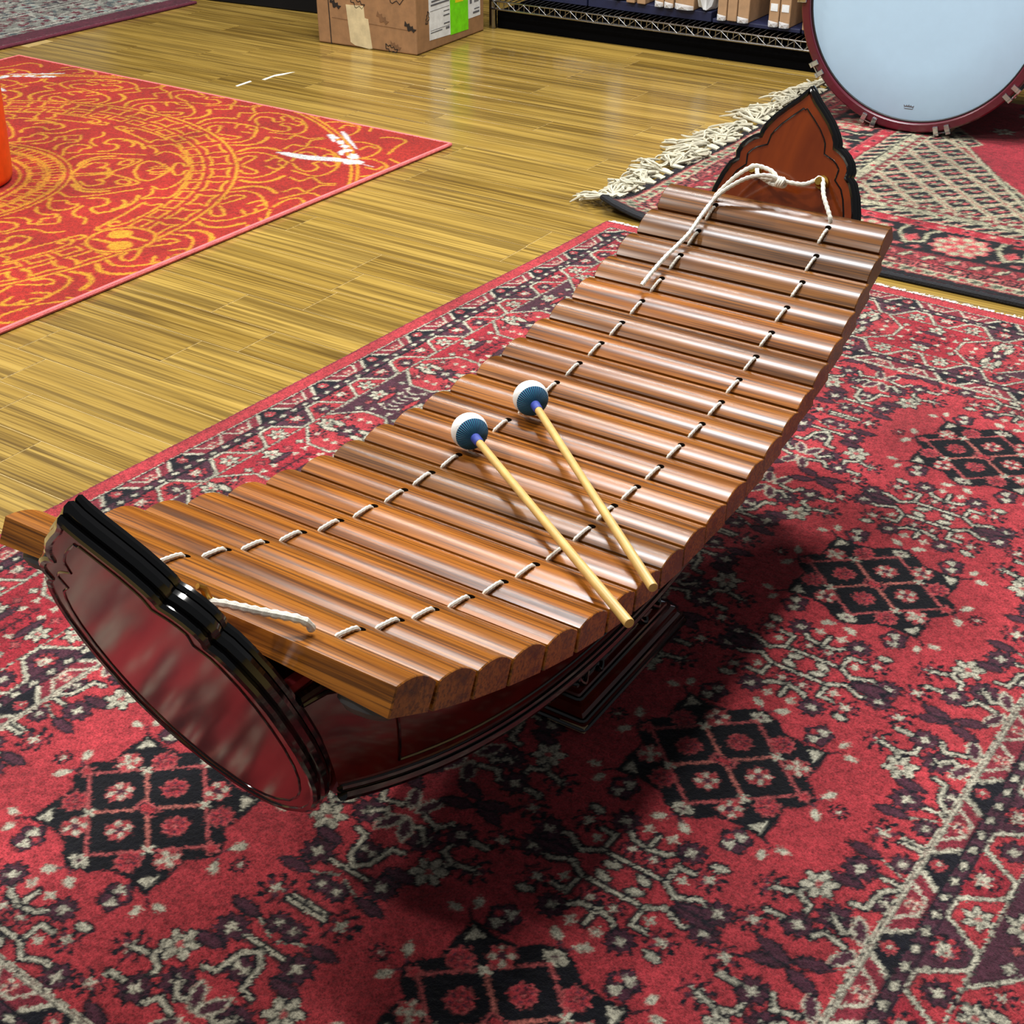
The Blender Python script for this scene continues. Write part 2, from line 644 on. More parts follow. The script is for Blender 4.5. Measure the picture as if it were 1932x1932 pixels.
pm = plank_mesh(PL)
rest = MB()
for k in range(-3, 47):
    q = 0.973 + PW * (k + 0.5)
    off = joints.get(k, random.random() * PL)
    n0 = -math.ceil((off + 1.1) / PL)
    for j in range(n0, 9):
        p0 = off + j * PL
        if p0 + PL < -0.35 or p0 > 3.5: continue
        pc = p0 + PL / 2
        # only planks that the photograph can show get an object of their own
        x, y = -pc * math.cos(FA) - q * math.sin(FA), -pc * math.sin(FA) + q * math.cos(FA)
        if y < 0.9 or abs(x) > 0.55 * y + 0.35:
            l, w = PL / 2 - .0011, PW / 2 - .0011
            rest.box((-pc - l, q - w, -0.002), (-pc + l, q + w, 0))
            continue
        o = link('plank', pm, None, fl)
        o.location = (-pc, q, 0)
rp = rest.build('outer_planks', M['plank'], fl, smooth=False)
rp['kind'] = 'stuff'

wb = MB().box((-2.6, .75, 0), (2.2, .85, 2.6)).build('wall_back', M['blackboard'], smooth=False)
wb.location = (-.083, 4.44, 0)
wb.rotation_euler = (0, 0, math.radians(-32.44))
tag(wb, 'dark back wall behind the wire shelf', None, None, 'structure')

# paint scuffs left on the planks
def flat(name, pts, z, m, parent=None, t=0.0006):
    b = MB().prism(pts, z, z + t, lambda x, y, d: (x, y, d))
    return b.build(name, m, parent, smooth=False)


# ------------------------------------------------------------------ red knotted rug under the xylophone
def weave_red():
    hw, hh = 0.7435, 1.094
    cv = Canvas(hw + 0.05, hh + 0.05, 0.0020, RED)
    R = cv
    # borders: built for both edges of the quarter and cut along the mitre
    def border(cv, along):
        """along: length; drawn with x = distance from the edge, y = along"""
        L = along + .06
        cv.rect(0, 0, .0025, L, (120, 40, 60))
        cv.rect(.026, 0, .3165, L, DARK)
        cv.line([(.0285, 0), (.0285, L)], .0026, CREAM)

        def guard(x0, x1, flip):
            cv.rect(x0, 0, x1, L, (150, 50, 64))
            n = int(L / .0585) + 2
            for i in range(n):
                y = along - .029 - i * .0585
                a, b = (x1, x0) if flip else (x0, x1)
                sg = 1 if b > a else -1
                w = x1 - x0
                if i % 2:
                    q = [(a, y - .034), (b, y - .017), (b, y + .017), (a, y + .034)]
                    cv.poly(q, DARK)
                    cv.line([(a + sg * .003, y - .030), (b - sg * .003, y - .015)], .005, CREAM)
                    cv.line([(a + sg * .003, y + .030), (b - sg * .003, y + .015)], .005, CREAM)
                    cv.flower((x0 + w * .5, y), w * .30, 'rose')
                    cv.blob((x0 + w * .5, y + .002), w * .10, CREAM)
                else:
                    cv.line([(b - sg * .002, y - .024), (a + sg * .005, y - .010), (a + sg * .005, y + .010), (b - sg * .002, y + .024)], .0035, CREAM)
                    cv.flower((x0 + w * .58, y), w * .33, 'mix', .2)
            cv.line([(x0, 0), (x0, L)], .0022, DARK)
            cv.line([(x1, 0), (x1, L)], .0022, DARK)

        def strip(x0, x1):
            cv.rect(x0, 0, x1, L, PURP)
            cv.line([(x0 + .001, 0), (x0 + .001, L)], .0022, DARK)
            cv.line([(x1 - .001, 0), (x1 - .001, L)], .0022, DARK)
            m = (x0 + x1) / 2
            i = 0
            y = along
            while y > 0:
                cv.poly([(m - .005, y - .002), (m + .001, y - .0075), (m + .005, y + .002), (m - .001, y + .0075)], DARK, .0018)
                cv.poly([(m - .004, y - .002), (m + .001, y - .006), (m + .004, y + .002), (m - .001, y + .006)], CREAM)
                y -= .0238

        def zig(x0, x1, flip):
            a, b = (x1, x0) if flip else (x0, x1)
            cv.rect(x0, 0, x1, L, PURP)
            P = .098
            n = int(L / P) + 2
            pts = []
            for i in range(n):
                y = along - i * P
                pts += [(a, y), (a, y - .012), (b, y - .037), (b, y - .061), (a, y - .086)]
            poly = [(a, along)] + pts + [(a, 0)]
            for i in range(n):
                y = along - i * P
                cv.poly([(b, y - .037), (b, y - .061), (a, y - .086), (a, y - .012)], RED)
                cv.poly([(a, y + .012), (a, y - .012), (b, y - .037), (b, y + .037)], PURP if i % 2 else (176, 48, 62))
            cv.line(pts, .0072, DARK)
            cv.line(pts, .0042, CREAM)
            sg = 1 if b > a else -1
            w = x1 - x0
            for i in range(n):
                y = along - i * P
                cv.flower((a + sg * w * .36, y - .049), w * .30, 'purple' if i % 2 else 'cream', .2 + i)
                cv.flower((b - sg * w * .34, y), w * .30, 'red', .5 + i)
                cv.line([(b - sg * w * .5, y - .006), (b - sg * w * .25, y - .009), (b - sg * w * .2, y + .004)], .003, CREAM)
                cv.blob((a + sg * w * .8, y - .030), .003, CREAM)

        guard(.030, .056, True)
        strip(.056, .071)
        zig(.073, .111, True)
        # main band: long hexagons, purple and red in turn
        cv.rect(.112, 0, .234, L, RED)
        m = .173
        P = .232
        for i in range(-1, int(L / P) + 2):
            y = along - i * P
            h = [(.116, y - .089), (.152, y - .048), (.194, y - .048), (.230, y - .089), (.230, y + .089), (.194, y + .048), (.152, y + .048), (.116, y + .089)]
            h = [(.116, y + .089), (.152, y + .052), (.194, y + .052), (.230, y + .089), (.230, y + .143), (.194, y + .18), (.152, y + .18), (.116, y + .143)]
            col = PURP if i % 2 else (186, 46, 60)
            hx = [(.115, y - .09), (.15, y - .056), (.196, y - .056), (.231, y - .09), (.231, y + .09), (.196, y + .056), (.15, y + .056), (.115, y + .09)]
            hx = [(.115, y - .092), (.152, y - .05), (.152, y + .05), (.115, y + .092)]
            for sx in (1, -1):
                X = lambda v: m + sx * (v - m)
                big = [(X(.115), y - .092), (X(.155), y - .052), (X(.173), y - .052), (X(.173), y + .052), (X(.155), y + .052), (X(.115), y + .092)]
                cv.poly(big, col)
                for s2 in (1, -1):
                    ln = [(X(.115), y + s2 * .092), (X(.153), y + s2 * .054), (X(.173), y + s2 * .054)]
                    cv.line(ln, .0068, DARK)
                    cv.line(ln, .0038, CREAM)
                    cv.flower((X(.132), y + s2 * .115), .012, 'cream', .4)
            for sx in (1, -1):
                X = lambda v: m + sx * (v - m)
                cv.flower((X(.134), y), .0125, 'cream', .2)
                for dy in (-.052, -.028, .028, .052):
                    cv.blob((X(.138), y + dy), .0065, DARK, 4, .3)
                    cv.blob((X(.138), y + dy), .0045, CREAM if abs(dy) > .04 else PINK, 4, .3)
                    cv.blob((X(.157), y + dy * .8), .0042, CREAM, 3, .4, dy * 30)
                cv.leaf((X(.150), y - .022), (X(.150), y + .022), .008, RED if i % 2 else PURP)
            cv.line([(m, y - .034), (m, y + .034)], .003, DARK)
            for dy in np.arange(-.03, .031, .012):
                cv.line([(m - .009, y + dy - .004), (m, y + dy), (m + .009, y + dy - .004)], .0026, CREAM if (i % 2) else DARK)
            yy = y + P / 2
            cv.flower((m, yy), .0145, 'purple', .3)
            for sx in (1, -1):
                for s2 in (1, -1):
                    cv.leaf((m + sx * .012, yy + s2 * .008), (m + sx * .04, yy + s2 * .012), .009, CREAM)
                    cv.flower((m + sx * .03, yy + s2 * .032), .009, 'red')
                    cv.blob((m + sx * .008, yy + s2 * .038), .004, CREAM, 4, .3)
        for x in (.1125, .2335):
            cv.line([(x, 0), (x, L)], .0045, DARK)
            y = along
            while y > 0:
                cv.line([(x, y), (x, y - .005)], .0026, CREAM)
                y -= .0105
        zig(.235, .273, False)
        strip(.274, .289)
        guard(.289, .3125, False)
        cv.line([(.3140, 0), (.3140, L)], .0036, CREAM)
        cv.line([(.3178, 0), (.3178, L)], .0026, CREAM)
        yy = along
        while yy > 0:
            cv.line([(.316, yy), (.3185, yy - .004)], .0022, DARK)
            yy -= .017
        cv.line([(.3200, 0), (.3200, L)], .0018, DARK)

    # long side
    side = Canvas(.33, hh + .05, cv.c, RED)
    border(side, hh)
    top = Canvas(.33, hw + .05, cv.c, RED)
    border(top, hw)
    n = side.nx
    cv.im[:, :n] = side.im[:cv.ny]
    t = np.transpose(top.im, (1, 0, 2))[:, :cv.nx]
    J, I = np.meshgrid(np.arange(n), np.arange(cv.nx), indexing='ij')
    use = I >= J
    cv.im[:n][use] = t[use]
    field = Canvas(hw + .05, hh + .05, cv.c, RED)
    F = field
    # soft tonal streaks of the dye (abrash)
    Y = np.arange(F.ny)[:, None] * F.c
    X = np.arange(F.nx)[None, :] * F.c
    ab = 1 + .07 * np.sin(Y * 31 + 1.1 * np.sin(X * 9)) * np.sin(Y * 11 + .5) + .05 * np.sin(X * 23 + Y * 7)
    F.im *= ab[..., None]

    def mot(mu, mv, su, sv):
        T = lambda x, y: (mu + su * x, mv + sv * y)
        st = lambda *p: F.stem([T(*q) for q in p])
        # bud and leaves round the star
        F.flower(T(.062, .092), .0125, 'bud', .2)
        F.line([T(.083, .073), T(.093, .083)], .003, DARK)
        F.leaf(T(.088, .086), T(.092, .101), .008, CREAM, None)
        F.leaf(T(.096, .079), T(.112, .078), .008, CREAM, None)
        F.line([T(.098, .0), T(.106, .010)], .003, PURP)
        F.leaf(T(.104, .008), T(.114, .024), .009, CREAM, None)
        F.line([T(.0, .093), T(.010, .102)], .003, PURP)
        F.leaf(T(.006, .101), T(.022, .110), .009, CREAM, None)
        F.flower(T(.126, .0), .006, 'red')
        # fan from the field edge
        st((.2125, .055), (.176, .055))
        F.flower(T(.173, .056), .0135, 'purple')
        st((.2125, .003), (.176, .003))
        F.flower(T(.173, .0), .0135, 'red')
        F.leaf(T(.150, .030), T(.184, .033), .010, PURP)
        F.line([T(.184, .033), T(.209, .045)], .004, DARK)
        F.line([T(.186, .034), T(.208, .044)], .0018, CREAM)
        F.leaf(T(.150, .078), T(.184, .076), .010, PURP)
        F.flower(T(.203, .028), .0095, 'purple', .8)
        F.flower(T(.207, .083), .010, 'purple', .1)
        st((.2125, .060), (.200, .072), (.196, .098), (.183, .100))
        # stems with flowers toward the half row
        st((.150, .100), (.137, .116), (.154, .124), (.154, .148))
        F.flower(T(.150, .096), .0145, 'cream', .5)
        F.flower(T(.117, .122), .013, 'red')
        st((.118, .122), (.134, .118))
        F.flower(T(.178, .124), .0135, 'purple', .6)
        st((.178, .124), (.190, .136), (.204, .128))
        F.leaf(T(.196, .112), T(.209, .138), .010, PURP, CREAM)
        F.leaf(T(.196, .176), T(.208, .150), .010, PURP, CREAM)
        st((.154, .150), (.170, .156), (.178, .144), (.198, .150))
        F.flower(T(.154, .150), .0125, 'purple', .1)
        st((.120, .166), (.124, .150), (.140, .150))
        F.flower(T(.119, .168), .012, 'red', .9)
        # crossed long leaves at the half row
        F.leaf(T(.168, .194), T(.132, .182), .011, PURP)
        F.leaf(T(.200, .178), T(.168, .188), .011, PURP)
        # bracket between two stars
        st((.0, .175), (.034, .175), (.034, .152), (.060, .152))
        F.flower(T(.066, .150), .0115, 'red')
        st((.034, .175), (.050, .186), (.070, .176), (.086, .180))
        F.flower(T(.091, .181), .012, 'purple', .4)
        F.leaf(T(.008, .183), T(.026, .189), .0085, CREAM)
        F.blob(T(.046, .165), .0045, CREAM, 4, .3)
        F.flower(T(.012, .158), .009, 'red', .1)
        st((.0, .150), (.018, .146), (.030, .134))
        F.flower(T(.036, .130), .0115, 'purple', .7)
        F.leaf(T(.058, .134), T(.076, .130), .008, CREAM)
        F.leaf(T(.055, .196), T(.095, .202), .008, PURP)
        st((.0, .129), (.0, .144))
        F.blob(T(.013, .126), .005, CREAM, 4, .4)

    def star(mu, mv):
        q = []
        for a, (x, y) in ((0, (1, 1)), (1, (-1, 1)), (2, (-1, -1)), (3, (1, -1))):
            pass
        quarter = [(.100, 0), (.092, .014), (.079, .024), (.082, .050), (.080, .074), (.056, .070), (.030, .074), (.018, .086), (0, .094)]
        pts = quarter + [(-x, y) for x, y in quarter[-2::-1]] + [(-x, -y) for x, y in quarter[1:]] + [(x, -y) for x, y in quarter[-2:0:-1]]
        pts = [(mu + x, mv + y) for x, y in pts]
        F.poly(pts, (14, 14, 24), .002)
        D = [(mu - .082, mv), (mu - .034, mv - .028), (mu, mv - .070), (mu + .034, mv - .028), (mu + .082, mv), (mu + .034, mv + .028), (mu, mv + .070), (mu - .034, mv + .028)]
        D = [(mu - .085, mv), (mu, mv - .075), (mu + .085, mv), (mu, mv + .075)]
        F.line(D, .0034, PINK, True)
        for sx in (1, -1):
            for sy in (1, -1):
                F.line([(mu, mv), (mu + sx * .042, mv + sy * .037)], .0036, (216, 124, 112))
                F.blob((mu + sx * .042, mv + sy * .037), .005, CREAM, 4, .4)
                F.flower((mu + sx * .066, mv + sy * .034), .0128, 'rose' if sx * sy > 0 else 'mix', .3)
                F.flower((mu + sx * .038, mv + sy * .057), .0128, 'mix' if sx * sy > 0 else 'rose', .2)
                F.poly([(mu + sx * .062, mv + sy * .0665), (mu + sx * .077, mv + sy * .070), (mu + sx * .076, mv + sy * .052)], CREAM)
                F.blob((mu + sx * .008, mv + sy * .083), .0035, CREAM, 4, .3)
        for x, y, k in ((.040, 0, 'rose'), (-.040, 0, 'mix'), (0, .035, 'rose'), (0, -.035, 'mix')):
            F.flower((mu + x, mv + y), .0128, k, .2)
        for x, y in ((.09, 0), (-.09, 0)):
            F.blob((mu + x, mv + y), .007, PINK, 5, .25)
            F.blob((mu + x, mv + y), .0045, RED)
        for x, y in ((0, .083), (0, -.083)):
            F.blob((mu + x, mv + y), .0075, CREAM, 6, .2)
            F.blob((mu + x, mv + y), .003, PURP)
        F.rect(mu - .013, mv - .007, mu + .013, mv + .007, PINK)
        F.rect(mu - .0105, mv - .0045, mu + .0105, mv + .0045, DARK)
        F.rect(mu - .008, mv - .003, mu + .008, mv + .003, RED)

    for mv in (.512, .900, 1.288):
        for su in (1, -1):
            for sv in (1, -1):
                mot(.531, mv, su, sv)
    for mv in (.512, .900, 1.288):
        star(.531, mv)
    n2 = int(.3215 / cv.c)
    cv.im[n2:, n2:] = F.im[n2:, n2:]
    # unfold the quarter
    nx, ny = int(round(hw / cv.c)), int(round(hh / cv.c))
    q = cv.im[:ny, :nx]
    q = np.concatenate([q, q[:, ::-1]], 1)
    q = np.concatenate([q, q[::-1]], 0)
    out = Canvas(2 * hw, 2 * hh, cv.c, RED)
    out.nx, out.ny, out.im = q.shape[1], q.shape[0], q
    out.ragged(.22)
    return out


cvr = weave_red()
RT = math.radians(54.34)
Av, Uv = Vector((math.cos(RT), math.sin(RT), 0)), Vector((math.sin(RT), -math.cos(RT), 0))
Hr = cvr.ny * cvr.c
red_rug = link('persian_rug', rug_mesh('persian_rug', cvr, 0.0105, None, .004), M['pile'])
red_rug.location = Vector((0.1904, 2.6385, 0)) - Av * Hr
red_rug.rotation_euler = (0, 0, RT - PI / 2)
tag(red_rug, 'large red knotted rug with navy star medallions lying under the xylophone', 'rug')
fr = MB()
Wr = cvr.nx * cvr.c
for i in range(520):
    x = (i + random.random()) / 520 * Wr
    l = .016 + random.random() * .012
    a = random.uniform(-.4, .4)
    fr.tube([(x, Hr - .002, .007), (x + a * l * .5, Hr + l * .5, .006), (x + a * l, Hr + l, .0022)], [.0019, .0017, .0012], 4, cap=False)
f_ = fr.build('fringe', M['whitefringe'], red_rug)
f_['kind'] = 'stuff'
f_['label'] = 'short white cotton fringe'

# ------------------------------------------------------------------ black edged rug with cream fringe
def weave_black():
    Wd, Ln = 1.5, 1.29
    cv = Canvas(Wd, Ln, .004, (176, 44, 58))
    K, CR = (22, 22, 28), (196, 190, 158)

    def border(cv, L):
        cv.rect(0, 0, .385, L, (120, 44, 52))
        cv.rect(.0, 0, .024, L, K)
        cv.rect(.022, 0, .052, L, CR)
        cv.line([(.0225, 0), (.0225, L)], .004, RED)
        y = .03
        i = 0
        while y < L:
            cv.blob((.037, y), .009, DARK, 5, .2)
            cv.blob((.037, y), .006, RED, 5, .2)
            cv.leaf((.030, y + .016), (.044, y + .026), .006, (90, 100, 80))
            y += .042
        cv.rect(.052, 0, .086, L, K)
        cv.line([(.052, 0), (.052, L)], .003, PINK)
        y = .02
        while y < L:
            cv.rect(.060, y - .009, .078, y + .009, PINK)
            cv.rect(.064, y - .005, .074, y + .005, K if i % 2 else CR)
            cv.line([(.056, y + .016), (.082, y + .016)], .003, PINK)
            i += 1
            y += .032
        cv.rect(.086, 0, .132, L, (150, 48, 56))
        y = .0
        while y < L:
            cv.leaf((.092, y), (.126, y + .022), .011, CR)
            cv.leaf((.126, y + .024), (.094, y + .040), .009, PINK)
            cv.blob((.11, y + .022), .004, K)
            y += .046
        cv.line([(.086, 0), (.086, L)], .004, RED)
        cv.rect(.132, 0, .268, L, K)
        y = .10
        i = 0
        while y < L:
            c = (.20, y)
            cv.blob(c, .056, PINK, 10, .10)
            for k in range(10):
                a = k * PI / 5
                cv.blob((c[0] + .042 * math.cos(a), c[1] + .042 * math.sin(a)), .0095, CR)
                cv.blob((c[0] + .023 * math.cos(a + .3), c[1] + .023 * math.sin(a + .3)), .007, RED if k % 2 else CR)
            cv.blob(c, .010, CR)
            z0 = y + .0975
            cv.line([(.262, z0 - .03), (.225, z0 - .034), (.170, z0 - .004), (.19, z0 + .028), (.235, z0 + .02), (.262, z0 + .034)], .0075, CR)
            cv.poly([(.20, z0 - .016), (.225, z0), (.20, z0 + .016), (.178, z0)], PINK)
            cv.poly([(.20, z0 - .008), (.212, z0), (.20, z0 + .008), (.19, z0)], RED)
            for sx, sy in ((.15, -.02), (.15, .022), (.25, 0)):
                cv.leaf((sx, z0 + sy - .012), (sx + .008, z0 + sy + .014), .012, PINK if sy else RED, None)
            y += .195
            i += 1
        cv.rect(.268, 0, .302, L, (186, 44, 58))
        cv.line([(.268, 0), (.268, L)], .004, PINK)
        cv.line([(.302, 0), (.302, L)], .004, K)
        y = .02
        while y < L:
            cv.rect(.276, y - .012, .294, y + .012, (214, 90, 96))
            cv.rect(.280, y - .006, .290, y + .006, K if int(y * 100) % 2 else CR)
            y += .05
        cv.rect(.302, 0, .385, L, CR)
        y = 0
        while y < L:
            cv.leaf((.306, y), (.338, y + .034), .010, K)
            cv.leaf((.306, y + .02), (.330, y + .052), .006, PINK, None)
            cv.blob((.354, y + .016), .008, K)
            cv.blob((.354, y + .016), .0055, RED if int(y * 20) % 2 else (210, 200, 170))
            y += .036
        cv.rect(.366, 0, .384, L, (140, 42, 52))
        y = 0
        while y < L:
            cv.blob((.375, y), .006, CR)
            y += .028
        cv.line([(.340, 0), (.340, L)], .003, K)
        cv.line([(.365, 0), (.365, L)], .003, K)
        cv.line([(.385, 0), (.385, L)], .007, CR)

    # corner field: lattice of slanted lozenges
    for i in range(-3, 22):
        for j in range(-3, 26):
            x, y = .39 + i * .083 + (j % 2) * .0415, .40 + j * .048
            if x > Wd + .1 or y > Ln + .1: continue
            if (x - .431) * .419 + (y - .922) * .285 > .006: continue
            q = [(x - .040, y), (x, y - .046), (x + .040, y), (x, y + .046)]
            cv.poly(q, CR)
            q = [(x - .031, y), (x, y - .034), (x + .031, y), (x, y + .034)]
            cv.poly(q, K)
            for d in (-.012, 0, .012):
                cv.leaf((x + d - .008, y - .012), (x + d + .008, y + .012), .007, PINK if d else CR, None)
    cv.line([(.385, .990), (.75, .453), (.80, .38)], .010, CR)
    cv.line([(.385, .998), (.76, .453)], .003, K)
    for k in range(160):
        x, y = random.uniform(.45, 1.4), random.uniform(.42, 1.8)
        if (x - .431) * .419 + (y - .922) * .285 < .03: continue
        if k % 3 == 0:
            cv.flower((x, y), .022, 'cream', random.random())
        elif k % 3 == 1:
            cv.line([(x, y), (x + .03, y + .01), (x + .03, y + .04), (x + .06, y + .05)], .012, K)
            cv.line([(x, y), (x + .03, y + .01), (x + .03, y + .04), (x + .06, y + .05)], .007, CR)
        else:
            cv.flower((x, y), .017, 'purple', random.random())
    side = Canvas(.386, Ln, cv.c, K)
    border(side, Ln + .1)
    top = Canvas(.386, Wd, cv.c, K)
    border(top, Wd + .1)
    n = side.nx
    full = cv.im
    t = np.transpose(top.im, (1, 0, 2))
    full[:, :n] = side.im
    J, I = np.meshgrid(np.arange(n), np.arange(cv.nx), indexing='ij')
    use = I >= J
    full[:n][use] = t[use]
    cv.ragged(.25)
    return cv


cvb = weave_black()
BT = math.radians(-34.3)


def curl(X, Y):
    # the near left corner curls up off the floor
    d = np.clip(1 - (X + Y) / .16, 0, 1)
    return .030 * d ** 2


black_rug = link('persian_rug', rug_mesh('black_edged_rug', cvb, .012, curl), M['pile2'])
black_rug.location = (.1865, 2.705, 0)
black_rug.rotation_euler = (0, 0, BT)
tag(black_rug, 'black edged cream and red rug with long tangled fringe, under the bass drum', 'rug')
ed = MB()
pts = []
for k in range(60):
    y = 1.29 - k / 59 * 1.29
    pts.append((.0, y, .006 + float(curl(np.array(0.), np.array(y)))))
for k in range(1, 60):
    x = k / 59 * 1.5
    pts.append((x, .0, .006 + float(curl(np.array(x), np.array(0.)))))
ed.tube(pts, .0065, 8)
ed.build('bound_edge', M['blackedge'], black_rug)['label'] = 'thick black overcast edge'
for k in range(30):
    y0 = .03 + k * .0425 + random.uniform(-.011, .011)
    t = MB()
    an = random.gauss(0.1, .6)
    L = random.uniform(.055, .135)
    rise = float(curl(np.array(0.), np.array(y0)))
    for s in range(13):
        a2 = an + random.gauss(0, .30)
        l2 = L * random.uniform(.65, 1.05)
        ox, oy = -math.cos(a2) * l2, math.sin(a2) * l2
        bx, by = random.gauss(0, .012), random.gauss(0, .014)
        hz = random.uniform(.010, .030)
        P = [(.012, y0 + random.gauss(0, .004), .013 + rise), (-.012, y0 + random.gauss(0, .006), .017 + rise * .6),
             (ox * .45 + bx, y0 + oy * .4 + by, hz), (ox * .75 - bx, y0 + oy * .8 - by * .6, hz * .6 + .003),
             (ox, y0 + oy, random.uniform(.003, .010))]
        # smooth by subdivision
        Q = []
        for i in range(len(P) - 1):
            p0, p1, p2, p3 = (np.array(P[max(i - 1, 0)]), np.array(P[i]), np.array(P[i + 1]), np.array(P[min(i + 2, len(P) - 1)]))
            for u in (0, .34, .67):
                Q.append(.5 * ((2 * p1) + (-p0 + p2) * u + (2 * p0 - 5 * p1 + 4 * p2 - p3) * u * u + (-p0 + 3 * p1 - 3 * p2 + p3) * u ** 3))
        Q.append(np.array(P[-1]))
        for q in Q: q[2] = max(q[2], .0025)
        t.tube(Q, [.0027] * (len(Q) - 2) + [.0022, .0012], 5, cap=False)
    t.build('tassel', M['fringe'], black_rug)

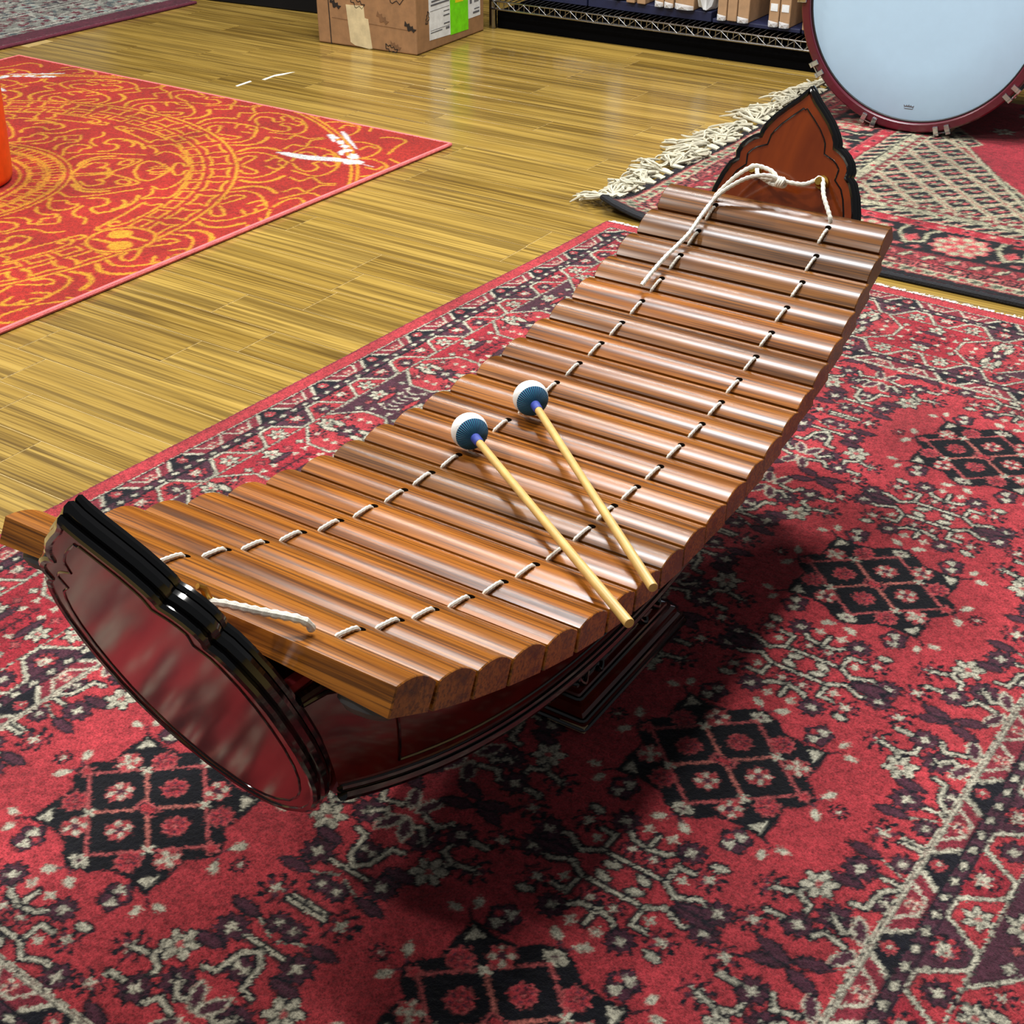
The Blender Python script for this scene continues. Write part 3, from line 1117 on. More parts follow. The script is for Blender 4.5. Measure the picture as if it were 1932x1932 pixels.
# ------------------------------------------------------------------ orange mandala mat
def print_mat():
    Wd, Ln = 1.552, 1.77
    BGc, LN = (190, 46, 34), (238, 164, 40)
    cv = Canvas(Wd, Ln, .0034, BGc)
    cx, cy = .776, .885
    pol = lambda r, a: (cx + r * math.cos(a), cy + r * math.sin(a))
    w = .0062

    def curve(ra, wd=w, closed=False):
        cv.line([pol(r, a) for r, a in ra], wd, LN, closed)

    def smooth(P, n=7):
        Q = []
        for i in range(len(P) - 1):
            p0, p1, p2, p3 = (np.array(P[max(i - 1, 0)], float), np.array(P[i], float), np.array(P[i + 1], float), np.array(P[min(i + 2, len(P) - 1)], float))
            for k in range(n):
                u = k / n
                Q.append(tuple(.5 * ((2 * p1) + (-p0 + p2) * u + (2 * p0 - 5 * p1 + 4 * p2 - p3) * u * u + (-p0 + 3 * p1 - 3 * p2 + p3) * u ** 3)))
        return Q + [tuple(P[-1])]

    def loop(r0, a0, rr, sa, rot, wd=w):
        """ellipse outline at (r0, a0); rr along the radius, sa across, metres"""
        c = pol(r0, a0)
        P = []
        for k in range(21):
            t = 2 * PI * k / 20
            x, y = rr * math.cos(t), sa * math.sin(t)
            an = a0 + rot
            P.append((c[0] + x * math.cos(an) - y * math.sin(an), c[1] + x * math.sin(an) + y * math.cos(an)))
        cv.line(P, wd, LN)

    D2 = PI / 180
    for r in (.150, .205, .222, .262, .300, .314):
        cv.ring((cx, cy), r, .0055, LN)
    for k in range(44):
        a = 2 * PI * k / 44
        d = 2 * PI / 44 * .36
        curve(smooth([(.268, a - d), (.281, a - d * .7), (.295, a - d)], 3) + smooth([(.295, a + d), (.281, a + d * .7), (.268, a + d)], 3), .0048, True)
    for k in range(32):
        a = 2 * PI * k / 32
        d = 2 * PI / 32 * .36
        curve([(.228, a - d), (.255, a - d), (.255, a + d), (.228, a + d)], .0048, True)
    for k in range(8):
        a = 2 * PI * k / 8
        curve(smooth([(.04, a), (.09, a + .28), (.145, a), (.09, a - .28), (.04, a)]))
    # rings of cells
    cv.ring((cx, cy), .676, .0075, LN)
    for k in range(44):
        a = 2 * PI * (k + .5) / 44 + PI / 4
        d = 2 * PI / 44 * .37
        curve(smooth([(.618, a - d), (.640, a - d * .74), (.662, a - d)], 4) + smooth([(.662, a - d), (.656, a), (.662, a + d)], 4)
              + smooth([(.662, a + d), (.640, a + d * .74), (.618, a + d)], 4) + smooth([(.618, a + d), (.623, a), (.618, a - d)], 4), .0062)
    for k in range(60):
        a = 2 * PI * k / 60 + PI / 4
        d = 2 * PI / 60 * .36
        curve([(.578, a - d), (.603, a - d), (.603, a + d), (.578, a + d)], .0062, True)
    for k in range(4):
        ax = PI / 4 + k * PI / 2
        for s in (1, -1):
            def sm(L, wd=w, closed=False):
                curve(smooth([(r, ax + s * g * D2) for r, g in L]), wd, closed)
            # lotus bud and crown
            sm([(.450, 0), (.456, 3.5), (.462, 6), (.476, 8), (.492, 8.2), (.512, 4.6), (.531, 0)])
            sm([(.479, 0), (.495, 1.5), (.512, 1.2), (.531, 0)], .005)
            sm([(.485, 2.6), (.502, 3.4), (.518, 2.4), (.529, 0)], .005)
            sm([(.533, 0), (.541, 4.2), (.556, 4.2), (.562, 1.8), (.571, 1.6)])
            sm([(.507, 13), (.532, 15.0), (.556, 11), (.572, 2.5)])
            sm([(.510, 15), (.519, 18.0), (.512, 22), (.534, 20.6), (.566, 20), (.570, 13), (.572, 2.5)])
            # flanking leaf with its inner scroll
            sm([(.318, 3), (.332, 9), (.352, 14.6), (.375, 16.6), (.405, 15.8), (.440, 13), (.470, 10.5), (.452, 7.2), (.425, 4), (.400, 1.2), (.365, -1)])
            sm([(.330, 11.6), (.352, 17), (.385, 19), (.420, 17.4)], .010)
            sm([(.340, 8), (.355, 12), (.375, 12.8), (.393, 10.4), (.388, 7.6), (.374, 6.8), (.392, 5.2), (.396, 2.4), (.380, .9), (.350, 1.2)])
            sm([(.418, 8.5), (.430, 11.2), (.452, 10.6), (.444, 8.0), (.428, 7.0), (.418, 8.5)])
            sm([(.318, 1.5), (.36, .8), (.404, -.6)])
            sm([(.372, 0), (.398, 1.8), (.398, 0)], .005)
            # side tendrils
            sm([(.320, 21), (.355, 25), (.400, 22), (.450, 17.5), (.486, 14.6)])
            sm([(.322, 28), (.338, 33), (.357, 36.5), (.385, 37.4), (.402, 34), (.398, 30.5), (.378, 31), (.360, 28.6), (.340, 30.5)])
            sm([(.402, 25), (.422, 23.6), (.446, 25), (.455, 28.5), (.440, 31.4), (.452, 33.6), (.474, 34.2), (.492, 31), (.490, 26), (.476, 24)], .0075)
            sm([(.414, 31), (.420, 36), (.440, 38.6), (.470, 39), (.490, 42)])
            sm([(.416, 41), (.440, 44.5)])
            sm([(.332, 38), (.352, 41.5), (.380, 42), (.400, 40), (.41, 42.5), (.395, 44.6)])
            sm([(.496, 20), (.504, 24.6), (.498, 29), (.484, 30.5)], .009)
            # scroll band by the emblem axis
            sm([(.524, 24.4), (.546, 25.8), (.567, 24.6), (.566, 31), (.560, 37.6), (.545, 40), (.534, 38.8), (.538, 36.8), (.546, 37.6)])
            sm([(.524, 24.4), (.524, 31), (.528, 40), (.536, 43), (.548, 42.6), (.550, 41)])
            # outer lace
            for b0 in (0, 22.5, 45):
                for s2 in (1, -1):
                    if (b0 == 0 and s2 < 0) or (b0 == 45 and s2 > 0): continue
                    g = lambda x: b0 + s2 * x
                    sm([(.688, g(.5)), (.708, g(2.6)), (.722, g(4.6)), (.708, g(5.4)), (.690, g(4.6)), (.684, g(3))])
                    sm([(.684, g(7)), (.715, g(7.6)), (.745, g(6.2)), (.770, g(3.2)), (.790, g(0))])
                    sm([(.690, g(9)), (.722, g(10.2)), (.757, g(9.4)), (.782, g(7))], .010)
                    sm([(.742, g(1.4)), (.762, g(3.2)), (.778, g(2.2)), (.768, g(.6))])
                    sm([(.800, g(.6)), (.815, g(4.0)), (.840, g(5.0)), (.856, g(3)), (.846, g(1.2)), (.862, g(.4))])
                    sm([(.795, g(7.6)), (.820, g(9.6)), (.845, g(8.0)), (.868, g(10.6)), (.900, g(10.9))])
                    sm([(.800, g(4.4)), (.850, g(7.4)), (.890, g(5.0)), (.910, g(0))])
                    sm([(.870, g(1)), (.882, g(3)), (.900, g(2)), (.892, g(.4))])
            for r in (.930, .944):
                sm([(r, 0), (r, 9), (r, 18), (r, 27), (r, 36), (r, 45)], .0065)
            for b0 in (4, 15, 26, 37):
                sm([(.952, b0 - 4), (.985, b0 - 3), (1.01, b0), (.985, b0 + 3), (.952, b0 + 4)])
                sm([(1.02, b0 - 3), (1.05, b0), (1.08, b0 + 2), (1.06, b0 + 4), (1.03, b0 + 4.5)])
                sm([(.962, b0), (.985, b0 + 1.2), (1.0, b0)])
    # two-mallet emblem in a circle on the ring axis, on both sides
    for sx in (1, -1):
        ex = cx - sx * .619
        e = (ex, .878)
        cv.blob(e, .072, BGc)
        cv.ring(e, .066, .0075, LN)
        for s in (1, -1):
            cv.blob((ex + s * .024, .880 - s * .022), .0245, LN)
            cv.line([(ex + s * .004, .880 - s * .021), (ex - s * .044, .880 - s * .025)], .010, LN)
    return cv, pol, LN, BGc


cvo, pol_, LNc, BGc_ = print_mat()
# white hand-lettered signature (near corner of the mat), traced as strokes in mat metres
WHT = (240, 240, 238)


def signature(cv, T):
    for q in (((.294, .281), (.275, .269), (.218, .26), (.177, .247), (.132, .233), (.089, .223), (.072, .227), (.073, .243), (.091, .259), (.107, .262), (.116, .253), (.144, .263), (.175, .279), (.213, .29), (.249, .29), (.274, .288)),
              ((.276, .072), (.274, .065), (.257, .075), (.217, .107), (.203, .118), (.178, .137), (.149, .161), (.153, .161), (.18, .144), (.203, .128), (.241, .102)),
              ((.286, .111), (.285, .102), (.272, .101), (.261, .11), (.247, .108), (.243, .12), (.249, .126), (.237, .137), (.234, .146), (.241, .144), (.264, .126)),
              ((.231, .143), (.234, .131), (.226, .126), (.211, .134), (.204, .146), (.211, .152)),
              ((.201, .165), (.201, .148), (.182, .151), (.176, .161), (.18, .171)),
              ((.175, .203), (.179, .184), (.174, .17), (.157, .169), (.152, .18), (.158, .189), (.159, .202), (.147, .216), (.157, .216)),
              ((.137, .217), (.136, .206), (.145, .194), (.131, .191), (.11, .204), (.103, .217), (.111, .223), (.126, .223))):
        cv.poly([T(*p) for p in q], WHT)
    cv.line([T(.073, .241), T(.037, .243)], .003, WHT)


signature(cvo, lambda u, v: (u, v))
signature(cvo, lambda u, v: (1.552 - u, v))
cvo.ragged(.12)
mat = link('mandala_mat', rug_mesh('mandala_mat', cvo, .0085), M['print'])
mat.location = (-.1460, 3.1747, 0)
mat.rotation_euler = (0, 0, math.radians(146.06))
tag(mat, 'orange red floor mat printed with a golden mandala and white script', 'rug')
ed = MB()
c = [(0, 0), (1.552, 0), (1.552, 1.77), (0, 1.77)]
loop_ = []
for i in range(4):
    a, b = np.array(c[i]), np.array(c[(i + 1) % 4])
    for k in range(60):
        p = a + (b - a) * (k / 60)
        loop_.append((p[0], p[1], .0052))
ed.tube(loop_, .0050, 8, closed=True)
ed.build('bound_edge', M['pinkedge'], mat)['label'] = 'pink overcast edge of the mat'

# ------------------------------------------------------------------ grey and plum rug at the far left
def weave_grey():
    cv = Canvas(1.55, 1.0, .0045, (150, 150, 140))
    PL_ = (104, 36, 56)
    for k in range(2300):
        x, y = random.uniform(0, 1.55), random.uniform(.085, 1.0)
        col = random.choice([(112, 40, 58), (205, 202, 188), (188, 190, 176), (76, 70, 76), (128, 52, 66), (90, 104, 108)])
        if k % 3:
            a = random.choice([0, .5, 1.1, 2.4]) + random.random() * .5
            cv.leaf((x, y), (x + .05 * math.cos(a), y + .05 * math.sin(a)), .012, col, None)
        else:
            cv.blob((x, y), random.uniform(.008, .016), col, 6, .25)
    for k in range(40):
        x, y = random.uniform(0, 1.5), random.uniform(.12, .95)
        cv.blob((x, y), .042, (196, 198, 186), 0, 0, 0, .6)
        cv.blob((x, y), .030, (128, 150, 146), 0, 0, 0, .6)
        cv.blob((x, y), .014, (110, 40, 58))
    for y in (.115, .30, .33):
        cv.line([(0, y), (1.55, y)], .008, (206, 204, 190))
        cv.line([(0, y + .01), (1.55, y + .01)], .004, (80, 30, 44))
    cv.rect(0, 0, 1.55, .085, PL_)
    cv.ragged(.3)
    return cv


cvg = weave_grey()
GT = math.radians(55.67)
grey_rug = link('floral_rug', rug_mesh('floral_rug', cvg, .010), M['pile2'])
grey_rug.location = (-1.523 - .75 * math.cos(GT), 4.145 - .75 * math.sin(GT), 0)
grey_rug.rotation_euler = (0, 0, GT)
tag(grey_rug, 'grey floral rug with a plain plum band along its edge', 'rug')
e = MB().tube([(k / 30 * 1.55, 0, .0052) for k in range(31)], .0052, 8).build('bound_edge', M['plumedge'], grey_rug)

# white paint scuffs on the planks beyond the mat
for pts in (((-.751, 3.73), (-.745, 3.722), (-.714, 3.774), (-.720, 3.784)),
            ((-.690, 3.796), (-.680, 3.792), (-.660, 3.832), (-.640, 3.846), (-.610, 3.880), (-.622, 3.876), (-.662, 3.848))):
    o = flat('paint_scuff', pts, 0.0003, M['chalk'])
    tag(o, 'white paint scuff on the floor planks, ' + ('shorter one nearer the mat' if len(pts) == 4 else 'longer one nearer the carton'), 'scuff')

# ------------------------------------------------------------------ the xylophone
PSI = math.radians(56.873)
ORG = Vector((1.0495 * math.cos(PSI) - .6239 * math.sin(PSI), 1.0495 * math.sin(PSI) + .6239 * math.cos(PSI), 0))
XY = empty('wooden_xylophone', ORG, PSI, 'boat shaped wooden xylophone with twenty two bars on a carved stand', 'xylophone')
sx_ = np.array([0.53, 0.5735, 0.6189, 0.6629, 0.7102, 0.7605, 0.8114, 0.8607, 0.9096, 0.9575, 1.006, 1.055, 1.1054, 1.1537, 1.2018, 1.2499,
                1.2977, 1.3448, 1.393, 1.4403, 1.4854, 1.5308, 1.569]) - 1.0495
sz_ = np.array([-0.5553, -0.5791, -0.6001, -0.618, -0.636, -0.6523, -0.6646, -0.6737, -0.6795, -0.6827, -0.6846, -0.6859, -0.6854, -0.6835,
                -0.6788, -0.6727, -0.6652, -0.6545, -0.6417, -0.6277, -0.6106, -0.5906, -0.5666]) + .95
kk = np.arange(23)
px_ = np.polyval([-1.10627390e-05, -5.30722006e-05, 4.91050633e-02, 6.07118666e-03], kk - 11)
pz_ = np.polyval([0.3511874, -0.05126153, 0.36765545, -0.00407899, 0.26318482], px_)
SX, SZ = .3 * px_ + .7 * sx_, .3 * pz_ + .7 * sz_
SX[21], SX[22] = .4805, .5205
TT = kk / 22
HL = .19 + (.148 - .19) * TT + .0166 * 4 * TT * (1 - TT)
seam_z = lambda x: float(np.interp(x, SX, SZ))
tints = [(1.12, 1.08, .98), (1.08, 1.02, .92), (1.08, 1.0, .9), (1.12, 1.05, .92), (1.15, 1.05, .9), (1.12, 1.0, .85), (1.15, 1.05, .9), (1.0, .92, .78),
         (.62, .62, .66), (.90, .84, .72), (.96, .88, .72), (.96, .88, .70), (.95, .88, .74), (.92, .86, .74), (.88, .82, .72), (.98, .88, .70),
         (.72, .70, .70), (.96, .86, .68), (.72, .69, .70), (.62, .62, .66), (.48, .50, .56), (.52, .50, .54)]
bars = []
for k in range(22):
    x0, z0, x1, z1 = SX[k], SZ[k], SX[k + 1], SZ[k + 1]
    w = math.hypot(x1 - x0, z1 - z0)
    gap = .0022 if k in (0, 1, 2, 3) else .0042
    h = (HL[k] + HL[k + 1]) / 2
    hw = w / 2 - gap / 2
    sec = [(-hw, -.022), (-hw, 0)]
    for q in range(1, 12):
        u = -1 + 2 * q / 12
        sec.append((hw * u, .0062 * (1 - abs(u) ** 2.0)))
    sec += [(hw, 0), (hw, -.022)]
    m = MB()
    b = .0009
    rings = []
    for yy, sc in ((-h, 1 - .04), (-h + b, 1), (-h * .5, 1), (0, 1), (h * .5, 1), (h - b, 1), (h, 1 - .04)):
        arch = .008 * max(0, 1 - (yy / (h * .75)) ** 2)
        rings.append([(x * sc, yy, (z + .008) * sc - .008 if z > -.02 else z + arch) for x, z in sec])
    m.loft(rings)
    o = m.build('bar', M['bar'], XY, angle=32)
    an = math.atan2(z1 - z0, x1 - x0)
    o.location = ((x0 + x1) / 2, 0, (z0 + z1) / 2)
    o.rotation_euler = (0, -an, 0)
    o.color = (*tints[k], 1)
    bars.append((o, hw, an))
# tuning wax under the long bars
for k in (0, 2, 4, 6, 9, 13, 17, 21):
    for s in (1, -1):
        m = MB()
        n = 12
        hh = float(HL[k]) - .032
        rings = []
        for r, z in ((.0195, 0), (.019, -.006), (.014, -.0105), (.006, -.0125)):
            rings.append([(r * math.cos(2 * PI * i / n), s * hh + r * 1.2 * math.sin(2 * PI * i / n), -.0215 + z) for i in range(n)])
        m.loft(rings)
        m.build('tuning_wax', M['wax'], bars[k][0])

# lacing cord between the bars
CY_R = [-.105, -.104, -.103, -.103, -.103, -.103, -.104, -.103, -.100, -.100, -.100, -.098, -.098, -.097, -.095, -.093, -.090, -.087, -.085, -.082, -.077]
CY_L = [.068, .071, .073, .075, .075, .076, .078, .081, .082, .083, .084, .084, .083, .082, .081, .080, .079, .078, .077, .076, .075]


def braid(P, r, n=7, pitch=.006, sub=6):
    """twisted cord: a tube whose radius ripples with the lay of the strands"""
    Q = []
    P = [np.array(p, float) for p in P]
    for i in range(len(P) - 1):
        p0, p1, p2, p3 = P[max(i - 1, 0)], P[i], P[i + 1], P[min(i + 2, len(P) - 1)]
        ns = max(sub, int(np.linalg.norm(p2 - p1) / pitch * 4))
        for q in range(ns):
            u = q / ns
            Q.append(.5 * ((2 * p1) + (-p0 + p2) * u + (2 * p0 - 5 * p1 + 4 * p2 - p3) * u * u + (-p0 + 3 * p1 - 3 * p2 + p3) * u ** 3))
    Q.append(P[-1])
    d = 0
    rs = []
    for i, q in enumerate(Q):
        if i: d += np.linalg.norm(q - Q[i - 1])
        rs.append(r * (1 + .14 * math.sin(2 * PI * d / pitch)))
    return Q, rs


for k in range(21):
    i = k + 1
    o, hw, an = bars[i]
    n1, t1 = np.array((-math.sin(an), 0, math.cos(an))), np.array((math.cos(an), 0, math.sin(an)))
    for ys in (CY_R[k], CY_L[k]):
        c0 = np.array((SX[i], ys, SZ[i]))
        ln = .0175 if k < 9 else .0150
        sk = -.002
        P = [c0 + t1 * -.002 + n1 * -.006 + (0, .003, 0), c0 + t1 * -.0022 + n1 * .0012 + (0, .002, 0), c0 + t1 * ln * .35 + n1 * .0050, c0 + t1 * ln * .75 + n1 * .0070 + (0, sk * .7, 0),
             c0 + t1 * ln + n1 * .0060 + (0, sk, 0), c0 + t1 * ln * 1.04 + n1 * .001 + (0, sk, 0)]
        Q, rs = braid(P, .0019, pitch=.0042)
        MB().tube(Q, rs, 7).build('lacing_cord', M['cord'], XY)
        # bored hole beside it, sunk in the bar
        xl = ln + .0022 - hw
        zz = .0062 * (1 - (xl / hw) ** 2)
        m = MB()
        n = 12
        m.loft([[(xl + .0032 * math.cos(2 * PI * q / n), ys + sk + .0040 * math.sin(2 * PI * q / n), zz - .003) for q in range(n)],
                [(xl + .0032 * math.cos(2 * PI * q / n), ys + sk + .0040 * math.sin(2 * PI * q / n),
                  .0062 * (1 - ((xl + .0032 * math.cos(2 * PI * q / n)) / hw) ** 2) + .00025) for q in range(n)]])
        m.build('cord_hole', M['hole'], o)

# ---- end boards
TAU = math.radians(22)
half = [(0, .229), (.006, .219), (.014, .210), (.026, .199), (.038, .187), (.047, .175), (.052, .166), (.053, .160),
        (.060, .157), (.068, .151), (.075, .143), (.0785, .134), (.0775, .126),
        (.084, .120), (.0915, .105), (.098, .085), (.1025, .060), (.1045, .030), (.104, .0), (.1005, -.030), (.0945, -.056), (.085, -.082), (.072, -.106), (.054, -.128), (.030, -.145), (.010, -.152)]
outl = half + [(-x, y) for x, y in half[::-1] if x > 1e-9]


def inset(poly, d):
    n = len(poly)
    out = []
    for i in range(n):
        p, a, b = np.array(poly[i]), np.array(poly[i - 1]), np.array(poly[(i + 1) % n])
        e1, e2 = p - a, b - p
        e1 /= np.linalg.norm(e1)
        e2 /= np.linalg.norm(e2)
        n1, n2 = np.array((e1[1], -e1[0])), np.array((e2[1], -e2[0]))   # clockwise polygon from the tip: these point inward after sign test
        nn = n1 + n2
        nn /= np.linalg.norm(nn)
        c = max(.45, float(nn @ n1))
        out.append(p + nn * d / c)
    return out


area2 = sum(outl[i - 1][0] * outl[i][1] - outl[i][0] * outl[i - 1][1] for i in range(len(outl)))
sgn = 1 if area2 < 0 else -1


def seg_d(p, a, b):
    a, b, p = np.array(a), np.array(b), np.array(p)
    t = max(0, min(1, float((p - a) @ (b - a) / ((b - a) @ (b - a)))))
    return float(np.linalg.norm(p - a - t * (b - a)))


def insetp(d):
    P = [tuple(p) for p in inset(outl, d * sgn)]
    n = len(outl)
    return [p for p in P if min(seg_d(p, outl[i - 1], outl[i]) for i in range(n)) > d * .9]


def mk_board(s, name):
    R0 = .515

    def fn(u, v, d):
        return (s * (R0 + v * math.sin(TAU) + d * math.cos(TAU)), u, .3 + v * math.cos(TAU) - d * math.sin(TAU))

    core = MB().prism(insetp(.003), -.009, .009, fn).build(name, M['black'], XY, angle=30)
    core['label'] = 'petal shaped end board with black moulded rim'
    fin = insetp(.0065)
    MB().prism(fin, -.0105, -.004, fn).build('inner_face', M['lacq_in'], core, angle=30)
    MB().prism(fin, .004, .0105, fn).build('outer_face', M['lacq_out'], core, angle=30)
    for d, r, off in ((-.0085, .0040, .0035), (0, .0058, .0030), (.0085, .0040, .0035)):
        MB().tube([fn(u, v, d) for u, v in insetp(off)], r, 8, closed=True).build('rim_bead', M['black'], core)
    for d in (-.0105, .0105):
        ln = insetp(.0165)
        MB().tube([fn(u, v, d) for u, v in ln], .0011, 6, closed=True).build('inlay_line', M['black'], core)
    studs = []
    for u in (-.045, .045):
        m = MB()
        n = 16
        for r0, d0, r1, d1 in ((.0095, -.0105, .0085, -.0135), (.0040, -.0135, .0032, -.0230), (.0062, -.0230, .0045, -.0265)):
            rg = []
            for r, d in ((r0, d0), (r1, d1)):
                rg.append([fn(u + r * math.cos(2 * PI * i / n), .114 + r * math.sin(2 * PI * i / n), d) for i in range(n)])
            m.loft(rg)
        if s < 0: m.tube([fn(u, .114, -.020), fn(u, .120, -.024), fn(u, .130, -.025), fn(u, .136, -.022)], [.003, .003, .0028, .002], 8)
        m.build('brass_stud', M['brass'], core)
        studs.append(fn(u, .114, -.018))
    return core, fn, studs


bn, fn_n, st_n = mk_board(-1, 'end_board')
bf, fn_f, st_f = mk_board(1, 'end_board')

# ---- body: two curved sides, bottom, rails
TN = math.tan(TAU)
zb = lambda x: .084 + .65 * abs(x + .012) ** 2.1
zt = lambda x: seam_z(max(-.5, min(.5, x))) - .036


def side_pt(t, f, off=0.0, s=-1):
    xa = t * .5
    z = zb(xa) * (1 - f) + zt(xa) * f
    x = t * (.503 + (z - .3) * TN)
    z = zb(x) * (1 - f) + zt(x) * f
    y = .0900 + .009 * f + .007 * math.sin(PI * f)
    return (x, s * (y + off), z)


NTt = 56
for s in (-1, 1):
    m = MB()
    rings = []
    for i in range(NTt + 1):
        t = -1 + 2 * i / NTt
        o_ = [side_pt(t, f / 8, 0, s) for f in range(9)]
        n_ = [side_pt(t, f / 8, -.011, s) for f in range(8, -1, -1)]
        rings.append(o_ + n_)
    m.loft(rings)
    sp = m.build('side_panel', M['panel'], XY, angle=40)
    sp['label'] = 'curved dark red lacquered side of the body'
    ts = [-1 + 2 * i / 48 for i in range(49)]
    MB().tube([side_pt(t, .02, .002, s) for t in ts], .0052, 8).build('bottom_moulding', M['black'], sp)
    MB().tube([side_pt(t, .085, .001, s) for t in ts], .0030, 8).build('bottom_bead', M['black'], sp)
    MB().tube([side_pt(t, .965, .0015, s) for t in ts], .0046, 8).build('top_moulding', M['black'], sp)
    MB().tube([side_pt(t, .91, .001, s) for t in ts], .0030, 8).build('top_bead', M['black'], sp)
    MB().tube([side_pt(t, 1.03, -.006, s) for t in ts], .0062, 8).build('padded_rail', M['velvet'], sp)
    a_, b_ = .20, .80
    path = [side_pt(-.87 + 1.74 * i / 40, a_, .0004, s) for i in range(41)] + [side_pt(.87 - .03 * (i / 6), a_ + (b_ - a_) * i / 6, .0004, s) for i in range(1, 7)] \
        + [side_pt(.84 - 1.68 * i / 40, b_, .0004, s) for i in range(41)] + [side_pt(-.84 - .03 * (i / 6), b_ + (a_ - b_) * i / 6, .0004, s) for i in range(1, 6)]
    MB().tube(path, .0014, 6, closed=True).build('inlay_line', M['black'], sp)
m = MB()
rings = []
for i in range(NTt + 1):
    t = -1 + 2 * i / NTt
    x, y, z = side_pt(t, .04, 0, 1)
    rings.append([(x, -y + .004, z), (x, -y + .004, z + .008), (x, y - .004, z + .008), (x, y - .004, z)])
m.loft(rings)
m.build('body_bottom', M['panel'], XY, angle=40)

# ---- stand
SC0 = .0075
prof = [(.1155, .0990, .0125), (.1155, .0990, .0225), (.1120, .0955, .0235), (.1120, .0955, .026), (.1085, .0920, .030), (.1070, .0905, .037), (.1010, .0845, .040),
        (.0985, .0820, .045), (.0930, .0765, .047), (.0900, .0735, .052), (.0820, .0660, .055), (.0760, .0610, .066), (.0760, .0620, .080), (.0830, .0720, .092)]


def rectring(hx, hy, z, r=.0025):
    P = []
    for cx, cy, a0 in ((hx - r, hy - r, 0), (-hx + r, hy - r, PI / 2), (-hx + r, -hy + r, PI), (hx - r, -hy + r, 1.5 * PI)):
        for q in range(3):
            a = a0 + q * PI / 4
            P.append((SC0 + cx + r * math.cos(a), cy + r * math.sin(a), z))
    return P


m = MB().loft([rectring(*p) for p in prof])
stand = m.build('stand', M['panel'], XY, angle=25)
stand['label'] = 'dark red stepped stand with black scroll carving'
for hx, hy, z in ((.1160, .0995, .0165), (.1130, .0965, .0248), (.1010, .0845, .0405), (.0915, .0750, .0500)):
    MB().tube(rectring(hx, hy, z, .003), .0026, 6, closed=True).build('moulding_bead', M['black'], stand)


def scroll(P, fx):
    Q, rs = braid([fx(*p) for p in P], .0030, pitch=9, sub=5)
    return Q, rs


for face in range(4):
    ext = .088 if face % 2 == 0 else .070
    if face == 0: fx = lambda u, z: (SC0 + u, -.083 + (z - .04) * .5, z)
    elif face == 1: fx = lambda u, z: (SC0 - .098 + (z - .04) * .5, u, z)
    elif face == 2: fx = lambda u, z: (SC0 + u, .083 - (z - .04) * .5, z)
    else: fx = lambda u, z: (SC0 + .098 - (z - .04) * .5, u, z)
    for s in (1, -1):
        m = MB()
        P = [(0, .070), (s * ext * .15, .060), (s * ext * .30, .054), (s * ext * .45, .060), (s * ext * .62, .066), (s * ext * .80, .056), (s * ext * .93, .048), (s * ext, .054), (s * ext * .97, .060), (s * ext * .91, .056)]
        Q, rs = scroll(P, fx)
        m.tube(Q, rs, 8)
        P = [(s * ext * .45, .060), (s * ext * .50, .050), (s * ext * .58, .046), (s * ext * .62, .050)]
        Q, rs = scroll(P, fx)
        m.tube(Q, rs, 8)
        m.build('scroll_carving', M['black'], stand)
    m = MB()
    for q in range(5):
        a = PI / 2 + (q - 2) * .62
        c_ = (0 + .008 * math.cos(a), .064 + .008 * math.sin(a))
        n = 10
        rg = []
        for r, lift in ((.0055, 0), (.0048, .004), (.002, .006)):
            ring = []
            for i in range(n):
                X, Y, Z = fx(c_[0] + r * math.cos(2 * PI * i / n), c_[1] + r * math.sin(2 * PI * i / n))
                nrm = ((0, -1, .3), (-1, 0, .3), (0, 1, .3), (1, 0, .3))[face]
                ring.append((X + nrm[0] * lift, Y + nrm[1] * lift, Z + nrm[2] * lift))
            rg.append(ring)
        m.loft(rg)
    m.build('carved_flower', M['black'], stand)
# bare wood showing where the corner of the plinth is chipped
m = MB()
xa, ya = SC0 - .1158, -.0993
m.loft([[(xa - .0006, ya + .045, .0127), (xa - .0006, ya - .0006, .0127), (xa + .030, ya - .0006, .0127), (xa + .030, ya + .004, .0127), (xa + .004, ya + .045, .0127)],
        [(xa - .0006, ya + .034, .0185), (xa - .0006, ya - .0006, .0205), (xa + .020, ya - .0006, .0160), (xa + .020, ya + .004, .0160), (xa + .004, ya + .034, .0185)]])
m.build('chipped_corner', M['rawwood'], stand, smooth=False)

# ---- hanging ropes
def rope(P, parent=XY, r=.0027):
    Q, rs = braid(P, r, pitch=.007)
    return MB().tube(Q, rs, 8).build('rope', M['cord'], parent)


for s in (-1, 1):
    hx, hz = SX[0] + .016, SZ[0] - .002
    st = np.array(st_n[0 if s < 0 else 1])
    ys = -.105 if s < 0 else .068
    hole = np.array((hx, ys, hz + .006))
    rope([st + (.002, -.004, .006), st + (.006, s * .012, .006), st * .5 + hole * .5 + (0, 0, .006), hole + (-.003, -s * .004, .0055), hole + (.002, 0, -.004)], r=.0030)
    rope([st + (0, -.004, -.004), st + (.002, 0, -.0052), st + (.003, .005, -.001), st + (.002, .003, .006), st + (.002, -.004, .006)], r=.0026)
